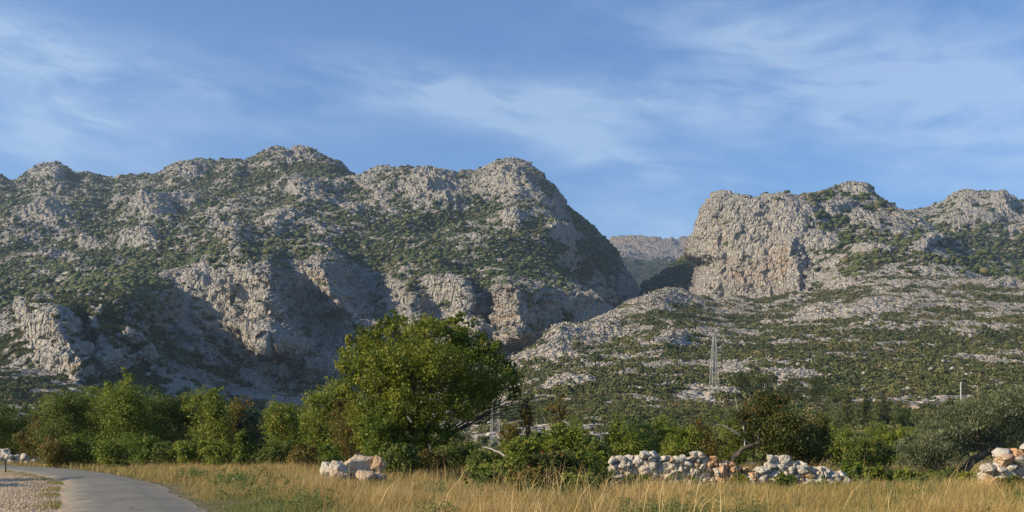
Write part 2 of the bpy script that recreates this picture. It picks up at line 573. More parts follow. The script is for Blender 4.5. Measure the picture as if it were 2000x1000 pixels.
D_butt = [([(1478, 390), (1470, 450), (1490, 520), (1500, 575)], 16, 80, 30), ([(1398, 385), (1392, 440), (1400, 560)], 12, 30, 25),
          ([(1545, 470), (1556, 520), (1560, 560)], 35, 60, 22), ([(1700, 372), (1750, 410), (1830, 450)], 70, 70, 70), ([(1435, 400), (1440, 470), (1450, 560)], 10, 30, 16)]
D_humps = [(1640, 415, 45, 20, 25), (1660, 375, 45, 16, 14), (1690, 440, 40, 18, 18), (1820, 478, 50, 16, 22), (1700, 492, 55, 14, 18), (1600, 480, 40, 24, 16), (1760, 450, 30, 14, 12)]


def veg_tower(px, py, V):
    v = -1.1 * (1 - smooth(px, 1530, 1590)) + 0.12 * smooth(px, 1560, 1600) * (1 - smooth(px, 1720, 1780))
    return v - 0.1 * smooth(px, 1650, 1700) * smooth(py, 470, 490)


def stain_tower(px, py, V):
    s = np.exp(-((px - 1470) / 55) ** 2 - ((py - 530) / 32) ** 2) + 1.2 * np.exp(-((px - 1522) / 14) ** 2 - ((py - 500) / 30) ** 2)
    return 0.6 * s + 0.4 * np.exp(-((px - 1400) / 20) ** 2 - ((py - 470) / 30) ** 2)


hill('rock_tower', 1336, 2200, 820, D_lines, [30, 150, 170, 150, 20, 8], D_butt, D_humps, 0.72, warp_tower, veg_tower, stain_tower, low=0.5, flute=0.5)

E_lines = [
    ('1690,600 2250,640', '1690,1800 2250,1700'), ('1690,480 2250,500', '1690,2200 2250,2150'),
    ('1690,430 1740,413 1780,411 1810,406 1850,391 1870,383 1890,381 1920,384 1950,387 1970,394 2000,401 2250,440', '1690,2650 2250,2550'),
    ('1690,480 2250,480', '1690,3000 2250,2900'), ('1690,868 2250,868', '1690,3400 2250,3300')]
E_humps = [(1880, 395, 50, 18, 20), (1955, 402, 30, 18, 14), (1870, 445, 30, 14, 14), (1980, 450, 30, 14, 12)]
hill('hill', 1690, 2250, 420, E_lines, [60, 160, 20, 8], [], E_humps, 1.0, None,
     lambda px, py, V: -0.3 * (1 - smooth(py, 410, 450)) + 0.25 * smooth(py, 430, 460))
hill('hill', 1880, 2300, 160, [('1880,500 2300,500', '1880,3000 2300,3000'), ('1880,404 1960,391 2000,393 2300,370', '1880,3700 2300,3700'),
                               ('1880,500 2300,500', '1880,4300 2300,4300')], [60, 8], [], [], 0.8, None, lambda px, py, V: 0.5 + 0 * px)

A_lines = [('1120,640 1500,640', '1120,3600 1500,3600'), ('1120,560 1500,560', '1120,4300 1500,4300'), ('1120,505 1500,505', '1120,5400 1500,5400'),
           ('1120,492 1180,475 1200,468 1215,464 1240,463 1265,465 1290,468 1330,469 1370,467 1420,463 1500,470', '1120,6600 1500,6600'),
           ('1120,520 1500,520', '1120,7600 1500,7600'), ('1120,860 1500,860', '1120,9000 1500,9000')]
hill('plateau', 1120, 1500, 320, A_lines, [50, 90, 60, 10, 5], [], [], 1.5, None,
     lambda px, py, V: 0.75 * smooth(py, 500, 525) - 0.55 * (1 - smooth(py, 490, 510)), lambda px, py, V: 0.5 * (1 - smooth(py, 474, 490)), M_far, 0.4)

B_lines = [('1215,660 1430,660', '1215,2250 1430,2250'), ('1215,612 1245,578 1260,564 1300,534 1340,502 1380,476 1430,455', '1215,2500 1430,2500'),
           ('1215,700 1430,600', '1215,2750 1430,2750'), ('1215,868 1430,868', '1215,2900 1430,2900')]
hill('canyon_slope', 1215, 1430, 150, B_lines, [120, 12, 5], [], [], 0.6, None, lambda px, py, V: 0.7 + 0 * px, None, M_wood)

F_lines = [
    ('850,907 2300,907', '850,90 2300,90'),
    ('850,882 1000,880 1400,868 2000,860 2300,858', '850,200 2300,200'),
    ('850,872 1000,846 1200,812 1400,795 1700,786 2000,784 2300,780', '850,280 1000,300 1200,330 1400,400 2300,420'),
    ('850,840 1000,788 1100,752 1200,727 1300,707 1400,700 1600,690 2000,690 2300,690', '850,400 1000,450 1200,540 1400,650 1700,700 2300,700'),
    ('850,815 1000,738 1100,694 1195,662 1300,628 1400,628 1560,622 1700,604 2000,612 2300,620', '850,560 1000,650 1100,720 1300,890 1500,1050 2300,1050'),
    ('850,800 960,724 1000,694 1050,662 1100,642 1150,629 1195,613 1240,588 1270,574 1300,566 1330,572 1360,576 1400,581 1480,581 1560,574 '
     '1620,562 1700,542 1800,546 1900,551 2000,556 2300,570', '850,640 1000,800 1100,900 1300,1150 1500,1400 2300,1400'),
    ('850,868 1000,760 1300,650 1500,680 2300,700', '850,760 1000,950 1300,1300 1500,1550 2300,1550'),
    ('850,868 1400,860 2300,868', '850,900 1300,1500 2300,1800'),
]
F_humps = [(1300, 578, 60, 18, 3), (1100, 655, 50, 18, 10), (1080, 690, 50, 18, 8), (1310, 665, 60, 14, 8), (1600, 610, 60, 9, 8), (1720, 590, 60, 9, 9),
           (1620, 555, 60, 10, 9), (1560, 585, 50, 8, 6), (1180, 640, 40, 14, 7), (1120, 745, 70, 14, 5), (1960, 558, 50, 8, 8), (1880, 660, 60, 8, 6), (1430, 770, 50, 9, 3), (1700, 630, 30, 6, 4)]


def veg_foothill(px, py, V):
    band = perlin(np.stack([V[..., 0].ravel() / 90, V[..., 2].ravel() / 7.5, V[..., 1].ravel() / 240], 1)).reshape(px.shape)
    v = 0.68 * band - 0.05 + 0.10 * smooth(py, 690, 740) - 0.16 * smooth(py, 700, 740) * (1 - smooth(px, 1200, 1420))
    v = v - 0.50 * (1 - smooth(px + (py - 620) * 1.6, 1180, 1400)) * (1 - smooth(py, 690, 730)) + 0.30 * smooth(px, 1380, 1560) * smooth(py, 590, 660)
    v = v + 0.45 * smooth(py, 780, 840) - 0.05
    return v


hill('foothill', 850, 2300, 1150, F_lines, [20, 60, 110, 120, 120, 20, 8], [], F_humps, 0.62, None, veg_foothill, fine=2.1, mat=M_foot)

# the plain, one sheet out to the horizon
gy = np.concatenate([[-400, -100], np.linspace(-10, 130, 90), [170, 250, 400, 800, 2000, 5000, 9000]])
gx = np.concatenate([[-9000, -5000, -2000, -700, -300, -150], np.linspace(-90, 90, 110), [150, 300, 700, 2000, 5000, 9000]])
GX, GY = np.meshgrid(gx, gy)


def plain_z(x, y):
    x, y = np.asarray(x, float), np.asarray(y, float)
    p = np.stack([x.ravel() / 9, y.ravel() / 9, np.zeros(x.size)], 1)
    fade = np.clip((x.ravel() + 6 + 0.35 * (y.ravel() - 20)) / 8, 0, 1) * np.clip((140 - y.ravel()) / 40, 0, 1)
    z = 0.12 * perlin(p) * fade
    return z.reshape(x.shape)


GZ = plain_z(GX, GY) - np.where(GY > 180, 1.5, 0)
ii = np.arange(GX.size).reshape(GX.shape)
gf = np.stack([ii[:-1, :-1], ii[:-1, 1:], ii[1:, 1:], ii[1:, :-1]], -1).reshape(-1, 4)
m, nt = material('dry soil')
geo = nt.new('ShaderNodeNewGeometry')
n1 = nt.noise(geo.outputs['Position'], 0.6, 5)
n2 = nt.noise(geo.outputs['Position'], 7.0, 5)
c = nt.mix(nt.ramp(n1, 0.4, 0.62), (0.15, 0.115, 0.06), (0.085, 0.09, 0.035))
c = nt.mix(nt.math('MULTIPLY', nt.ramp(n2, 0.5, 0.7), 0.5), c, (0.22, 0.18, 0.11))
finish(nt, c, 0.95, n2, 0.6, 0.05)
structure(mesh_obj('ground', np.stack([GX, GY, GZ], -1), gf, m, smooth_shade=True))

# ------------------------------------------------------------------ scrub on the hills: tens of thousands of bushes, one object a hill
PHI = (1 + 5 ** 0.5) / 2
ICO_V = np.array([(-1, PHI, 0), (1, PHI, 0), (-1, -PHI, 0), (1, -PHI, 0), (0, -1, PHI), (0, 1, PHI), (0, -1, -PHI), (0, 1, -PHI),
                  (PHI, 0, -1), (PHI, 0, 1), (-PHI, 0, -1), (-PHI, 0, 1)]) / math.hypot(1, PHI)
ICO_F = np.array([(0, 11, 5), (0, 5, 1), (0, 1, 7), (0, 7, 10), (0, 10, 11), (1, 5, 9), (5, 11, 4), (11, 10, 2), (10, 7, 6), (7, 1, 8),
                  (3, 9, 4), (3, 4, 2), (3, 2, 6), (3, 6, 8), (3, 8, 9), (4, 9, 5), (2, 4, 11), (6, 2, 10), (8, 6, 7), (9, 8, 1)])


def leaf_material(name, a, b, c3, rough=0.55, translucent=0.38):
    m, nt = material(name)
    t = attr(nt, 'tint')
    col = nt.mix(nt.ramp(t, 0.0, 0.7), a, b)
    col = nt.mix(nt.ramp(t, 0.75, 1.0), col, c3)
    finish(nt, col, rough, spec=0.25, translucent=translucent)
    return m


M_scrub = leaf_material('evergreen scrub', (0.042, 0.060, 0.020), (0.086, 0.100, 0.032), (0.14, 0.115, 0.048), 0.8, 0.0)

M_maquis = leaf_material('maquis', (0.058, 0.072, 0.022), (0.120, 0.124, 0.040), (0.19, 0.145, 0.065), 0.8, 0.0)


def plant_scrub(g, rng, density, rmin, rmax, leafy=False, floor=0.02, label='', near=0, far=1e9, mat=None, leaf=1.0):
    V, veg, area = g['V'], g['veg'], g['area']
    p = area * (density * smooth(veg, 0.50, 0.60) + floor * density) * g['front'] * (g['n'][..., 2] > 0.10) * (V[..., 1] > near) * (V[..., 1] < far)
    cnt = rng.poisson(p)
    rr, cc = np.nonzero(cnt)
    rep_ = np.minimum(cnt[rr, cc], 4)
    rr, cc = np.repeat(rr, rep_), np.repeat(cc, rep_)
    ok = (rr < V.shape[0] - 1) & (cc < V.shape[1] - 1)
    rr, cc = rr[ok], cc[ok]
    f1, f2 = rng.random(len(rr))[:, None], rng.random(len(rr))[:, None]
    base = V[rr, cc] + f1 * (V[rr, cc + 1] - V[rr, cc]) + f2 * (V[rr + 1, cc] - V[rr, cc])
    n = len(base)
    r = (rmin + (rmax - rmin) * rng.random(n) ** 2.2) * np.where(rng.random(n) < .05, 1.6, 1.0)
    tint = np.clip(0.45 + 0.6 * fbm(base / 60., 2) + rng.normal(0, 0.26, n), 0, 1)
    if not leafy:
        T = ICO_V
        v = T[None] * (1 + rng.uniform(-0.38, 0.25, (n, 12))[..., None])
        a = rng.random(n) * 6.283
        ca, sa = np.cos(a)[:, None], np.sin(a)[:, None]
        x, y, z = v[..., 0], v[..., 1], v[..., 2]
        x, y = (x * ca - y * sa) * rng.uniform(.8, 1.5, n)[:, None], (x * sa + y * ca) * rng.uniform(.8, 1.3, n)[:, None]
        v = np.stack([x, y, z * rng.uniform(.5, .85, n)[:, None] + 0.35], -1) * r[:, None, None]
        verts = (base[:, None] + v).reshape(-1, 3)
        faces = (ICO_F[None] + 12 * np.arange(n)[:, None, None]).reshape(-1, 3)
        tv = np.repeat(tint, 12)
    else:
        K = leafy
        d = rng.normal(size=(n, K, 3))
        d /= np.linalg.norm(d, axis=-1, keepdims=True)
        d[..., 2] = np.abs(d[..., 2]) * 1.1 - 0.15
        lump = 0.72 + 0.35 * rng.random((n, K, 1))
        c = d * lump * np.array([1.15, 1.15, 0.9]) * r[:, None, None]
        t1 = np.cross(d, rng.normal(size=(n, K, 3)))
        t1 /= np.linalg.norm(t1, axis=-1, keepdims=True)
        t2 = np.cross(d + 0.7 * rng.normal(size=(n, K, 3)), t1)
        t2 /= np.linalg.norm(t2, axis=-1, keepdims=True)
        sz = (r[:, None, None] * rng.uniform(.22, .42, (n, K, 1)) * leaf)
        q = np.stack([c + t1 * sz, c + t2 * sz * .8, c - t1 * sz * .9, c - t2 * sz * .7], 2)
        verts = (base[:, None, None] + q).reshape(-1, 3)
        faces = np.arange(n * K * 4).reshape(-1, 4)
        tv = np.clip(np.repeat(tint, K * 4) + np.repeat(rng.normal(0, .12, n * K), 4), 0, 1)
    o = mesh_obj('scrub', verts, faces, mat or M_scrub, smooth_shade=not leafy, attrs={'tint': tv})
    stuff(o, label, 'scrub')
    print('scrub', g['name'], n, len(faces))


rs = np.random.default_rng(5)
by = {}
for g in GROUND:
    by.setdefault(g['name'], []).append(g)
plant_scrub(by['mountain'][0], rs, 0.10, 0.8, 2.4, leafy=34, far=1000, label='low green scrub on the stony foot of the left mountain', mat=M_maquis)
plant_scrub(by['mountain'][0], rs, 0.036, 1.3, 4.4, near=1000, label='dark green scrub scattered over the long pale left mountain')
plant_scrub(by['rock_tower'][0], rs, 0.020, 1.6, 6.0, label='dark scrub on the slope behind the pale cliff tower')
plant_scrub(by['hill'][0], rs, 0.016, 2.0, 6.5, label='dark scrub on the hill at the far right edge')
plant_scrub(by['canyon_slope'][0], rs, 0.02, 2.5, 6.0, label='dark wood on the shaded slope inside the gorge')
plant_scrub(by['foothill'][0], rs, 0.075, 0.8, 3.0, leafy=54, leaf=.75, near=430, label='green maquis scrub over the long stony right foothill', mat=M_maquis)

plant_scrub(by['foothill'][0], rs, 0.085, 0.7, 2.2, leafy=130, far=430, leaf=.50, label='leafy green scrub over the near foot of the right foothill', mat=M_maquis)
M_rubble = hill_material('rubble', (0.41, 0.37, 0.315), (0.34, 0.31, 0.27), (0.35, 0.32, 0.28), (0.35, 0.32, 0.28), 3.0)

M_rubble_pale = hill_material('pale rubble', (0.56, 0.495, 0.41), (0.48, 0.43, 0.36), (0.5, 0.44, 0.37), (0.5, 0.44, 0.37), 3.0)  # brightened to match the foothill, whose colour carries some of the sunlight


def scatter_rocks(g, rng, density, rmin, rmax, label, mat=None, near=0, far=1e9):
    V, veg, area = g['V'], g['veg'], g['area']
    p = area * density * (1 - 0.6 * smooth(veg, 0.45, 0.75)) * g['front'] * (g['n'][..., 2] > 0.3) * (V[..., 1] > near) * (V[..., 1] < far)
    cnt = rng.poisson(p)
    rr, cc = np.nonzero(cnt)
    base = V[rr, cc] + rng.normal(0, 1.2, (len(rr), 3)) * np.array([1, 1, 0])
    n = len(base)
    r = rmin + (rmax - rmin) * rng.random(n) ** 3
    v = ICO_V[None] * (1 + rng.uniform(-.4, .3, (n, 12)))[..., None]
    a = rng.random(n) * 6.283
    ca, sa = np.cos(a)[:, None], np.sin(a)[:, None]
    x, y = v[..., 0] * rng.uniform(.8, 1.6, n)[:, None], v[..., 1]
    v = np.stack([x * ca - y * sa, x * sa + y * ca, v[..., 2] * rng.uniform(.5, 1.0, n)[:, None] + .1], -1) * r[:, None, None]
    o = mesh_obj('rubble', (base[:, None] + v).reshape(-1, 3), (ICO_F[None] + 12 * np.arange(n)[:, None, None]).reshape(-1, 3), mat or M_rubble,
                 attrs={'veg': np.zeros(n * 12), 'stain': np.zeros(n * 12)})
    stuff(o, label, 'rubble')
    print('rubble', g['name'], n)


scatter_rocks(by['mountain'][0], rs, 0.013, 0.9, 3.8, 'pale limestone blocks strewn over the left mountain', near=900)
scatter_rocks(by['rock_tower'][0], rs, 0.005, 1.0, 3.5, 'pale limestone blocks on the slope right of the cliff tower')
scatter_rocks(by['foothill'][0], rs, 0.075, 0.3, 1.5, 'pale limestone rubble strewn over the right foothill', mat=M_rubble_pale, near=480)
scatter_rocks(by['foothill'][0], rs, 0.03, 0.2, 0.8, 'small pale stones on the near foot of the right foothill', mat=M_rubble_pale, near=200, far=480)

# ------------------------------------------------------------------ road and gravel
def polyline(pts, n):
    p = np.array(pts, float)
    t = np.concatenate([[0], np.cumsum(np.linalg.norm(np.diff(p, axis=0), axis=1))])
    q = np.linspace(0, t[-1], n)
    return np.stack([pchip(t, p[:, 0], q), pchip(t, p[:, 1], q)], 1)


LEFT_EDGE = polyline([(-2.6, 0), (-6.6, 12), (-10.3, 23.5), (-14.75, 33.7), (-17.5, 40.2), (-20.9, 46.3), (-25.9, 54.4), (-31.5, 62), (-44, 69), (-64, 80)], 90)
RIGHT_EDGE = polyline([(1.4, 0), (-3.0, 12), (-7.0, 23.5), (-9.9, 30.4), (-12.9, 37.8), (-16.6, 45), (-22.6, 56), (-31.2, 68.5), (-40.5, 77.5), (-60, 90)], 90)
wob = np.random.default_rng(3)
tt = np.linspace(0, 1, 11)
rx = LEFT_EDGE[:, None, :] * (1 - tt)[None, :, None] + RIGHT_EDGE[:, None, :] * tt[None, :, None]
jw = wob.normal(0, 0.06, (90, 2))
rx[:, 0, 0] += jw[:, 0]
rx[:, -1, 0] += jw[:, 1]
rz = 0.03 + 0.10 * (1 - (2 * tt - 1) ** 2)[None, :] + np.zeros((90, 1))
rz[:, 0] = rz[:, -1] = 0.012
ri = np.arange(90 * 11).reshape(90, 11)
m, nt = material('worn asphalt')
geo = nt.new('ShaderNodeNewGeometry')
pos = geo.outputs['Position']
n1 = nt.noise(pos, 0.35, 4)
n2 = nt.noise(pos, 30.0, 4, 0.7)
c = nt.mix(nt.ramp(n1, 0.35, 0.65), (0.165, 0.153, 0.122), (0.205, 0.19, 0.15))
c = nt.mix(nt.math('MULTIPLY', nt.ramp(n2, 0.45, 0.7), 0.35), c, (0.12, 0.115, 0.11))
wp = nt.new('ShaderNodeVectorMath', operation='ADD')
nt.link(pos, wp.inputs[0])
nw = nt.new('ShaderNodeTexNoise')
nw.inputs['Scale'].default_value = 0.8
nt.link(pos, nw.inputs['Vector'])
nt.link(nw.outputs['Color'], wp.inputs[1])
ck = nt.new('ShaderNodeTexVoronoi', feature='DISTANCE_TO_EDGE')
ck.inputs['Scale'].default_value = 0.42
nt.link(wp.outputs[0], ck.inputs['Vector'])
c = nt.mix(nt.math('SUBTRACT', 0.75, nt.ramp(ck.outputs['Distance'], 0.006, 0.02), clamp=True), c, (0.075, 0.07, 0.062))
n5 = nt.noise(pos, 1.6, 4)
c = nt.mix(nt.math('MULTIPLY', nt.ramp(nt.math('ADD', attr(nt, 'edge'), nt.math('MULTIPLY', nt.math('SUBTRACT', n5, .5), 1.3)), 0.62, 1.05), 0.8), c, (0.33, 0.265, 0.18))
c = nt.mix(nt.math('MULTIPLY', nt.ramp(nt.math('ADD', attr(nt, 'track'), nt.math('MULTIPLY', nt.math('SUBTRACT', n5, .5), .6)), 0.5, 1.0), 0.35), c, (0.13, 0.122, 0.105))
finish(nt, c, 0.85, n2, 0.35, 0.01, 0.3)
structure(mesh_obj('road', np.concatenate([rx, rz[..., None]], -1), np.stack([ri[:-1, :-1], ri[:-1, 1:], ri[1:, 1:], ri[1:, :-1]], -1).reshape(-1, 4), m, smooth_shade=True,
                   attrs={'edge': np.tile(np.abs(2 * tt - 1), 90), 'track': np.tile(np.exp(-((np.abs(2 * tt - 1) - .45) / .16) ** 2), 90)}))

m, nt = material('gravel')
geo = nt.new('ShaderNodeNewGeometry')
pos = geo.outputs['Position']
n1 = nt.noise(pos, 0.5, 4)
vor = nt.new('ShaderNodeTexVoronoi')
vor.inputs['Scale'].default_value = 14.0
nt.link(pos, vor.inputs['Vector'])
c = nt.mix(nt.ramp(n1, 0.4, 0.65), (0.50, 0.37, 0.24), (0.40, 0.30, 0.20))
c = nt.mix(nt.math('MULTIPLY', nt.ramp(vor.outputs['Distance'], 0.2, 0.7), 0.5), c, (0.58, 0.46, 0.33))
finish(nt, c, 0.95, vor.outputs['Distance'], 0.9, 0.05)
M_gravel = m
gn = 26
gt = np.linspace(0, 1, gn)
ge = LEFT_EDGE[:64]
edge_w = ge + np.stack([0.25 + 0.35 * perlin(np.stack([ge[:, 1] / 1.7, ge[:, 0] * 0, ge[:, 0] * 0], 1)), 0 * ge[:, 0]], 1) + np.array([0.02, 0])
gout = np.stack([ge[:, 0] - 34, np.minimum(ge[:, 1] - 6, 50)], 1)
gp = edge_w[:, None] * (1 - gt)[None, :, None] + gout[:, None] * gt[None, :, None]
gz = 0.004 + 0.01 * np.clip(gt * 8, 0, 1)[None] + 0.10 * np.clip(perlin(np.concatenate([gp / 5, gp[..., :1] * 0], -1).reshape(-1, 3)).reshape(gp.shape[:2]) + .3, 0, 1) * np.clip(gt * 10, 0, 1)[None]
gi = np.arange(gp.shape[0] * gn).reshape(-1, gn)
structure(mesh_obj('gravel_verge', np.concatenate([gp, gz[..., None]], -1), np.stack([gi[:-1, :-1], gi[:-1, 1:], gi[1:, 1:], gi[1:, :-1]], -1).reshape(-1, 4), m, smooth_shade=True))


def edge_x(edge, y):
    o = np.argsort(edge[:, 1])
    return np.interp(y, edge[o, 1], edge[o, 0])


# loose pebbles on the gravel
rp = np.random.default_rng(8)
n = 30000
y = 18 + 44 * rp.random(n) ** 1.3
x = edge_x(LEFT_EDGE, y) - 0.25 - 14 * rp.random(n) ** 1.3
keep = x > -0.62 * y
x, y = x[keep], y[keep]
n = len(x)
r = 0.012 + 0.026 * rp.random(n) ** 3
v = ICO_V[None] * (1 + rp.uniform(-.3, .2, (n, 12)))[..., None] * np.array([1, 1, .65]) * r[:, None, None]
v = v + np.stack([x, y, 0.04 + r * 0.2], -1)[:, None]
stuff(mesh_obj('pebbles', v.reshape(-1, 3), (ICO_F[None] + 12 * np.arange(n)[:, None, None]).reshape(-1, 3), M_gravel), 'pinkish loose gravel pebbles beside the road', 'gravel')

# ------------------------------------------------------------------ grass
M_grass = leaf_material('dry grass', (0.16, 0.19, 0.050), (0.47, 0.315, 0.115), (0.68, 0.52, 0.25), 0.7, 0.3)


def grass(name, label, x, y, h, wdt, tint, rng, lean=0.6):
    n = len(x)
    a = rng.random(n) * 6.283
    b = a + rng.normal(0, .5, n)
    ln = h * (lean * rng.random(n) + 0.08)
    ca, sa = np.cos(a) * wdt / 2, np.sin(a) * wdt / 2
    dx, dy = -np.sin(b) * ln + 0.10 * h, np.cos(b) * ln
    z0 = plain_z(x, y) - 0.03
    P = np.empty((n, 5, 3))
    P[:, 0] = np.stack([x - ca, y - sa, z0], 1)
    P[:, 1] = np.stack([x + ca, y + sa, z0], 1)
    P[:, 2] = np.stack([x + dx * .4 + ca * .8, y + dy * .4 + sa * .8, z0 + h * .62], 1)
    P[:, 3] = np.stack([x + dx * .4 - ca * .8, y + dy * .4 - sa * .8, z0 + h * .62], 1)
    P[:, 4] = np.stack([x + dx, y + dy, z0 + h], 1)
    k = 5 * np.arange(n)[:, None]
    o = mesh_obj(name, P.reshape(-1, 3), [np.array([[0, 1, 2, 3]]) + k, np.array([[3, 2, 4]]) + k], M_grass, attrs={'tint': np.repeat(tint, 5)})
    return stuff(o, label, 'grass')


rg = np.random.default_rng(21)
n = 440000
y = 15 * (64 / 15) ** rg.random(n)
x = rg.uniform(-0.56, 0.78, n) * y
ed = edge_x(RIGHT_EDGE, y)
from_road = (x - ed) * 0.85
ok = from_road > 0.1 + 0.35 * rg.random(n)
x, y, from_road = x[ok], y[ok], from_road[ok]
n = len(x)
patch = fbm(np.stack([x / 5.5, y / 9., 0 * x + 4], 1), 3)
patch2 = fbm(np.stack([x / 1.6, y / 3., 0 * x + 9], 1), 2)
tall = np.clip(0.22 + from_road / 4.5, 0.2, 1) * np.clip(0.74 + 0.8 * patch2 + .55 * patch, .22, 1.5)
ok = rg.random(n) < np.clip(0.75 + 0.9 * patch2, .25, 1)
pxv = x / y * 2000 + 1000
green = 0.50 * smooth(y, 33, 22) * (1 - smooth(pxv, 560, 700)) + 0.20 * smooth(pxv, 1560, 1760) * (pxv > 0) + 0.25 * (1 - smooth(from_road, 0.5, 3))
tint = np.clip(0.52 + 0.55 * patch + 0.3 * patch2 - green * 0.55 + rg.normal(0, .18, n), 0, 1)
h = tall * rg.uniform(.36, .72, n) * (1 - .27 * smooth(pxv, 600, 680) * (1 - smooth(y, 39, 44))) * np.where(rg.random(n) < .05, 1.45, 1)
grass('dry_grass', 'tan and straw coloured dry grass with green patches filling the meadow', x[ok], y[ok], h[ok], (rg.uniform(.006, .015, n) * np.clip(y / 32, .8, 1.6))[ok], tint[ok], rg)
# taller seeding stems leaning out of the grass
n = 750
y = 17 * (46 / 17) ** rg.random(n)
x = np.where(rg.random(n) < .6, rg.uniform(-.02, .18, n), rg.uniform(-.2, .52, n)) * y
ok = x - edge_x(RIGHT_EDGE, y) > 3
x, y = x[ok], y[ok]
n = len(x)
grass('tall_grass', 'long pale seeding stems leaning out of the dry grass', x, y, rg.uniform(.7, 1.3, n), rg.uniform(.010, .016, n), rg.uniform(.7, 1, n), rg, 1.1)
# leafy green weeds in patches
n = 5200
y = 17 * (50 / 17) ** rg.random(n)
x = rg.uniform(-.33, .56, n) * y
k2 = fbm(np.stack([x / 2.6, y / 4.5, 0 * x + 21], 1), 2)
pxv = x / y * 2000 + 1000
ok = (x - edge_x(RIGHT_EDGE, y) > .8) & (k2 > .33 - .20 * smooth(pxv, 620, 520) - .22 * smooth(pxv, 1560, 1750) - .2 * np.exp(-((pxv - 1230) / 60) ** 2) - .15 * np.exp(-((pxv - 470) / 60) ** 2))
x, y = x[ok], y[ok]
n = len(x)
K = 64
hh = rg.uniform(.2, .6, n)
lf = rg.random((n, K))
an = rg.random((n, K)) * 6.283
rad = hh[:, None] * .30 * np.sqrt(rg.random((n, K))) * (1.15 - .6 * lf)
c = np.stack([x[:, None] + rad * np.cos(an), y[:, None] + rad * np.sin(an), plain_z(x, y)[:, None] + hh[:, None] * lf], -1)
t1 = rg.normal(size=(n, K, 3)) + np.array([0, 0, .8])
t1 /= np.linalg.norm(t1, axis=-1, keepdims=True)
t2 = np.cross(t1, rg.normal(size=(n, K, 3)))
t2 /= np.linalg.norm(t2, axis=-1, keepdims=True)
sz = rg.uniform(.014, .03, (n, K, 1)) * np.clip(y / 28, .8, 1.5)[:, None, None]
q = np.stack([c + t1 * sz * 1.3, c + t2 * sz * .6, c - t1 * sz * 1.3, c - t2 * sz * .6], 2)
wt_ = np.clip(np.repeat(rg.uniform(.1, .9, n), K * 4) + rg.normal(0, .1, n * K * 4), 0, 1)
M_weed = leaf_material('weed leaves', (0.115, 0.150, 0.040), (0.19, 0.225, 0.062), (0.32, 0.30, 0.11))
stuff(mesh_obj('weeds', q.reshape(-1, 3), np.arange(n * K * 4).reshape(-1, 4), M_weed, attrs={'tint': wt_}), 'leafy green weeds growing in patches through the dry grass', 'weeds')
# verge and far strip of low grass across the road
n = 26000
y = rg.uniform(40, 96, n)
x = edge_x(RIGHT_EDGE, np.clip(y, 0, 90)) - 12 + 26 * rg.random(n)
far_y = np.interp(x, RIGHT_EDGE[::-1, 0], RIGHT_EDGE[::-1, 1])
ok = (y > far_y + 0.3) & (y < far_y + 9)
x, y = x[ok], y[ok]
n = len(x)
t = np.clip(.42 + .3 * fbm(np.stack([x / 4, y / 4, 0 * x], 1), 2) + rg.normal(0, .15, n), 0, 1)
grass('roadside_grass', 'low yellow green grass along the far side of the road bend', x, y, rg.uniform(.15, .5, n), np.full(n, .03), t, rg)
n = 9000
y = rg.uniform(17, 58, n)
x = edge_x(LEFT_EDGE, y) - 0.15 - np.abs(rg.normal(0, .35, n))
k2 = perlin(np.stack([y / 3., x / 3., 0 * x + 2], 1)) > 0.0
x, y = x[k2], y[k2]
n = len(x)
grass('verge_grass', 'short green tufts between the gravel and the asphalt', x, y, rg.uniform(.05, .16, n), np.full(n, .02), np.clip(rg.normal(.2, .15, n), 0, 1), rg)

# ------------------------------------------------------------------ trees and bushes
def tube(pts, radii, sides=6):
    P = np.array(pts, float)
    T = np.gradient(P, axis=0)
    T /= np.linalg.norm(T, axis=1)[:, None] + 1e-9
    ref = np.where(np.abs(T[:, 2:3]) > 0.9, np.array([[1., 0, 0]]), np.array([[0, 0, 1.]]))
    A = np.cross(T, ref)
    A /= np.linalg.norm(A, axis=1)[:, None] + 1e-9
    B = np.cross(T, A)
    ang = np.linspace(0, 2 * np.pi, sides, endpoint=False)
    V = P[:, None] + (A[:, None] * np.cos(ang)[None, :, None] + B[:, None] * np.sin(ang)[None, :, None]) * np.array(radii, float)[:, None, None]
    n = len(P)
    i = np.arange(n * sides).reshape(n, sides)
    j = np.roll(i, -1, axis=1)
    F = np.stack([i[:-1], j[:-1], j[1:], i[1:]], -1).reshape(-1, 4)
    return V.reshape(-1, 3), F


def join(pieces):
    vs, fs, k = [], [], 0
    for v, f in pieces:
        vs.append(v)
        fs.append(f + k)
        k += len(v)
    return np.concatenate(vs), np.concatenate(fs)


def bend(a, b, rng, n=7, sag=0.12):
    a, b = np.array(a, float), np.array(b, float)
    t = np.linspace(0, 1, n)[:, None]
    L = np.linalg.norm(b - a)
    off = rng.normal(0, sag * L, 3) * np.array([1, 1, .4])
    wig = rng.normal(0, 0.025 * L, (n, 3)) * (t * (1 - t) * 4)
    return a + (b - a) * t + off * (t * (1 - t) * 2) + wig + np.array([0, 0, 1]) * (t * (1 - t)) * L * 0.25


m, nt = material('bark')
tcn = nt.new('ShaderNodeTexCoord')
n1 = nt.noise(tcn.outputs['Object'], 9.0, 5, .65)
finish(nt, nt.mix(nt.ramp(n1, .35, .7), (0.055, 0.042, 0.032), (0.16, 0.135, 0.11)), 0.95, n1, 0.8, 0.03)
M_bark = m
m, nt = material('bleached wood')
tcn = nt.new('ShaderNodeTexCoord')
n1 = nt.noise(tcn.outputs['Object'], 14.0, 4)
finish(nt, nt.mix(n1, (0.33, 0.30, 0.26), (0.48, 0.44, 0.38)), 0.9, n1, 0.5, 0.01)
M_dead = m

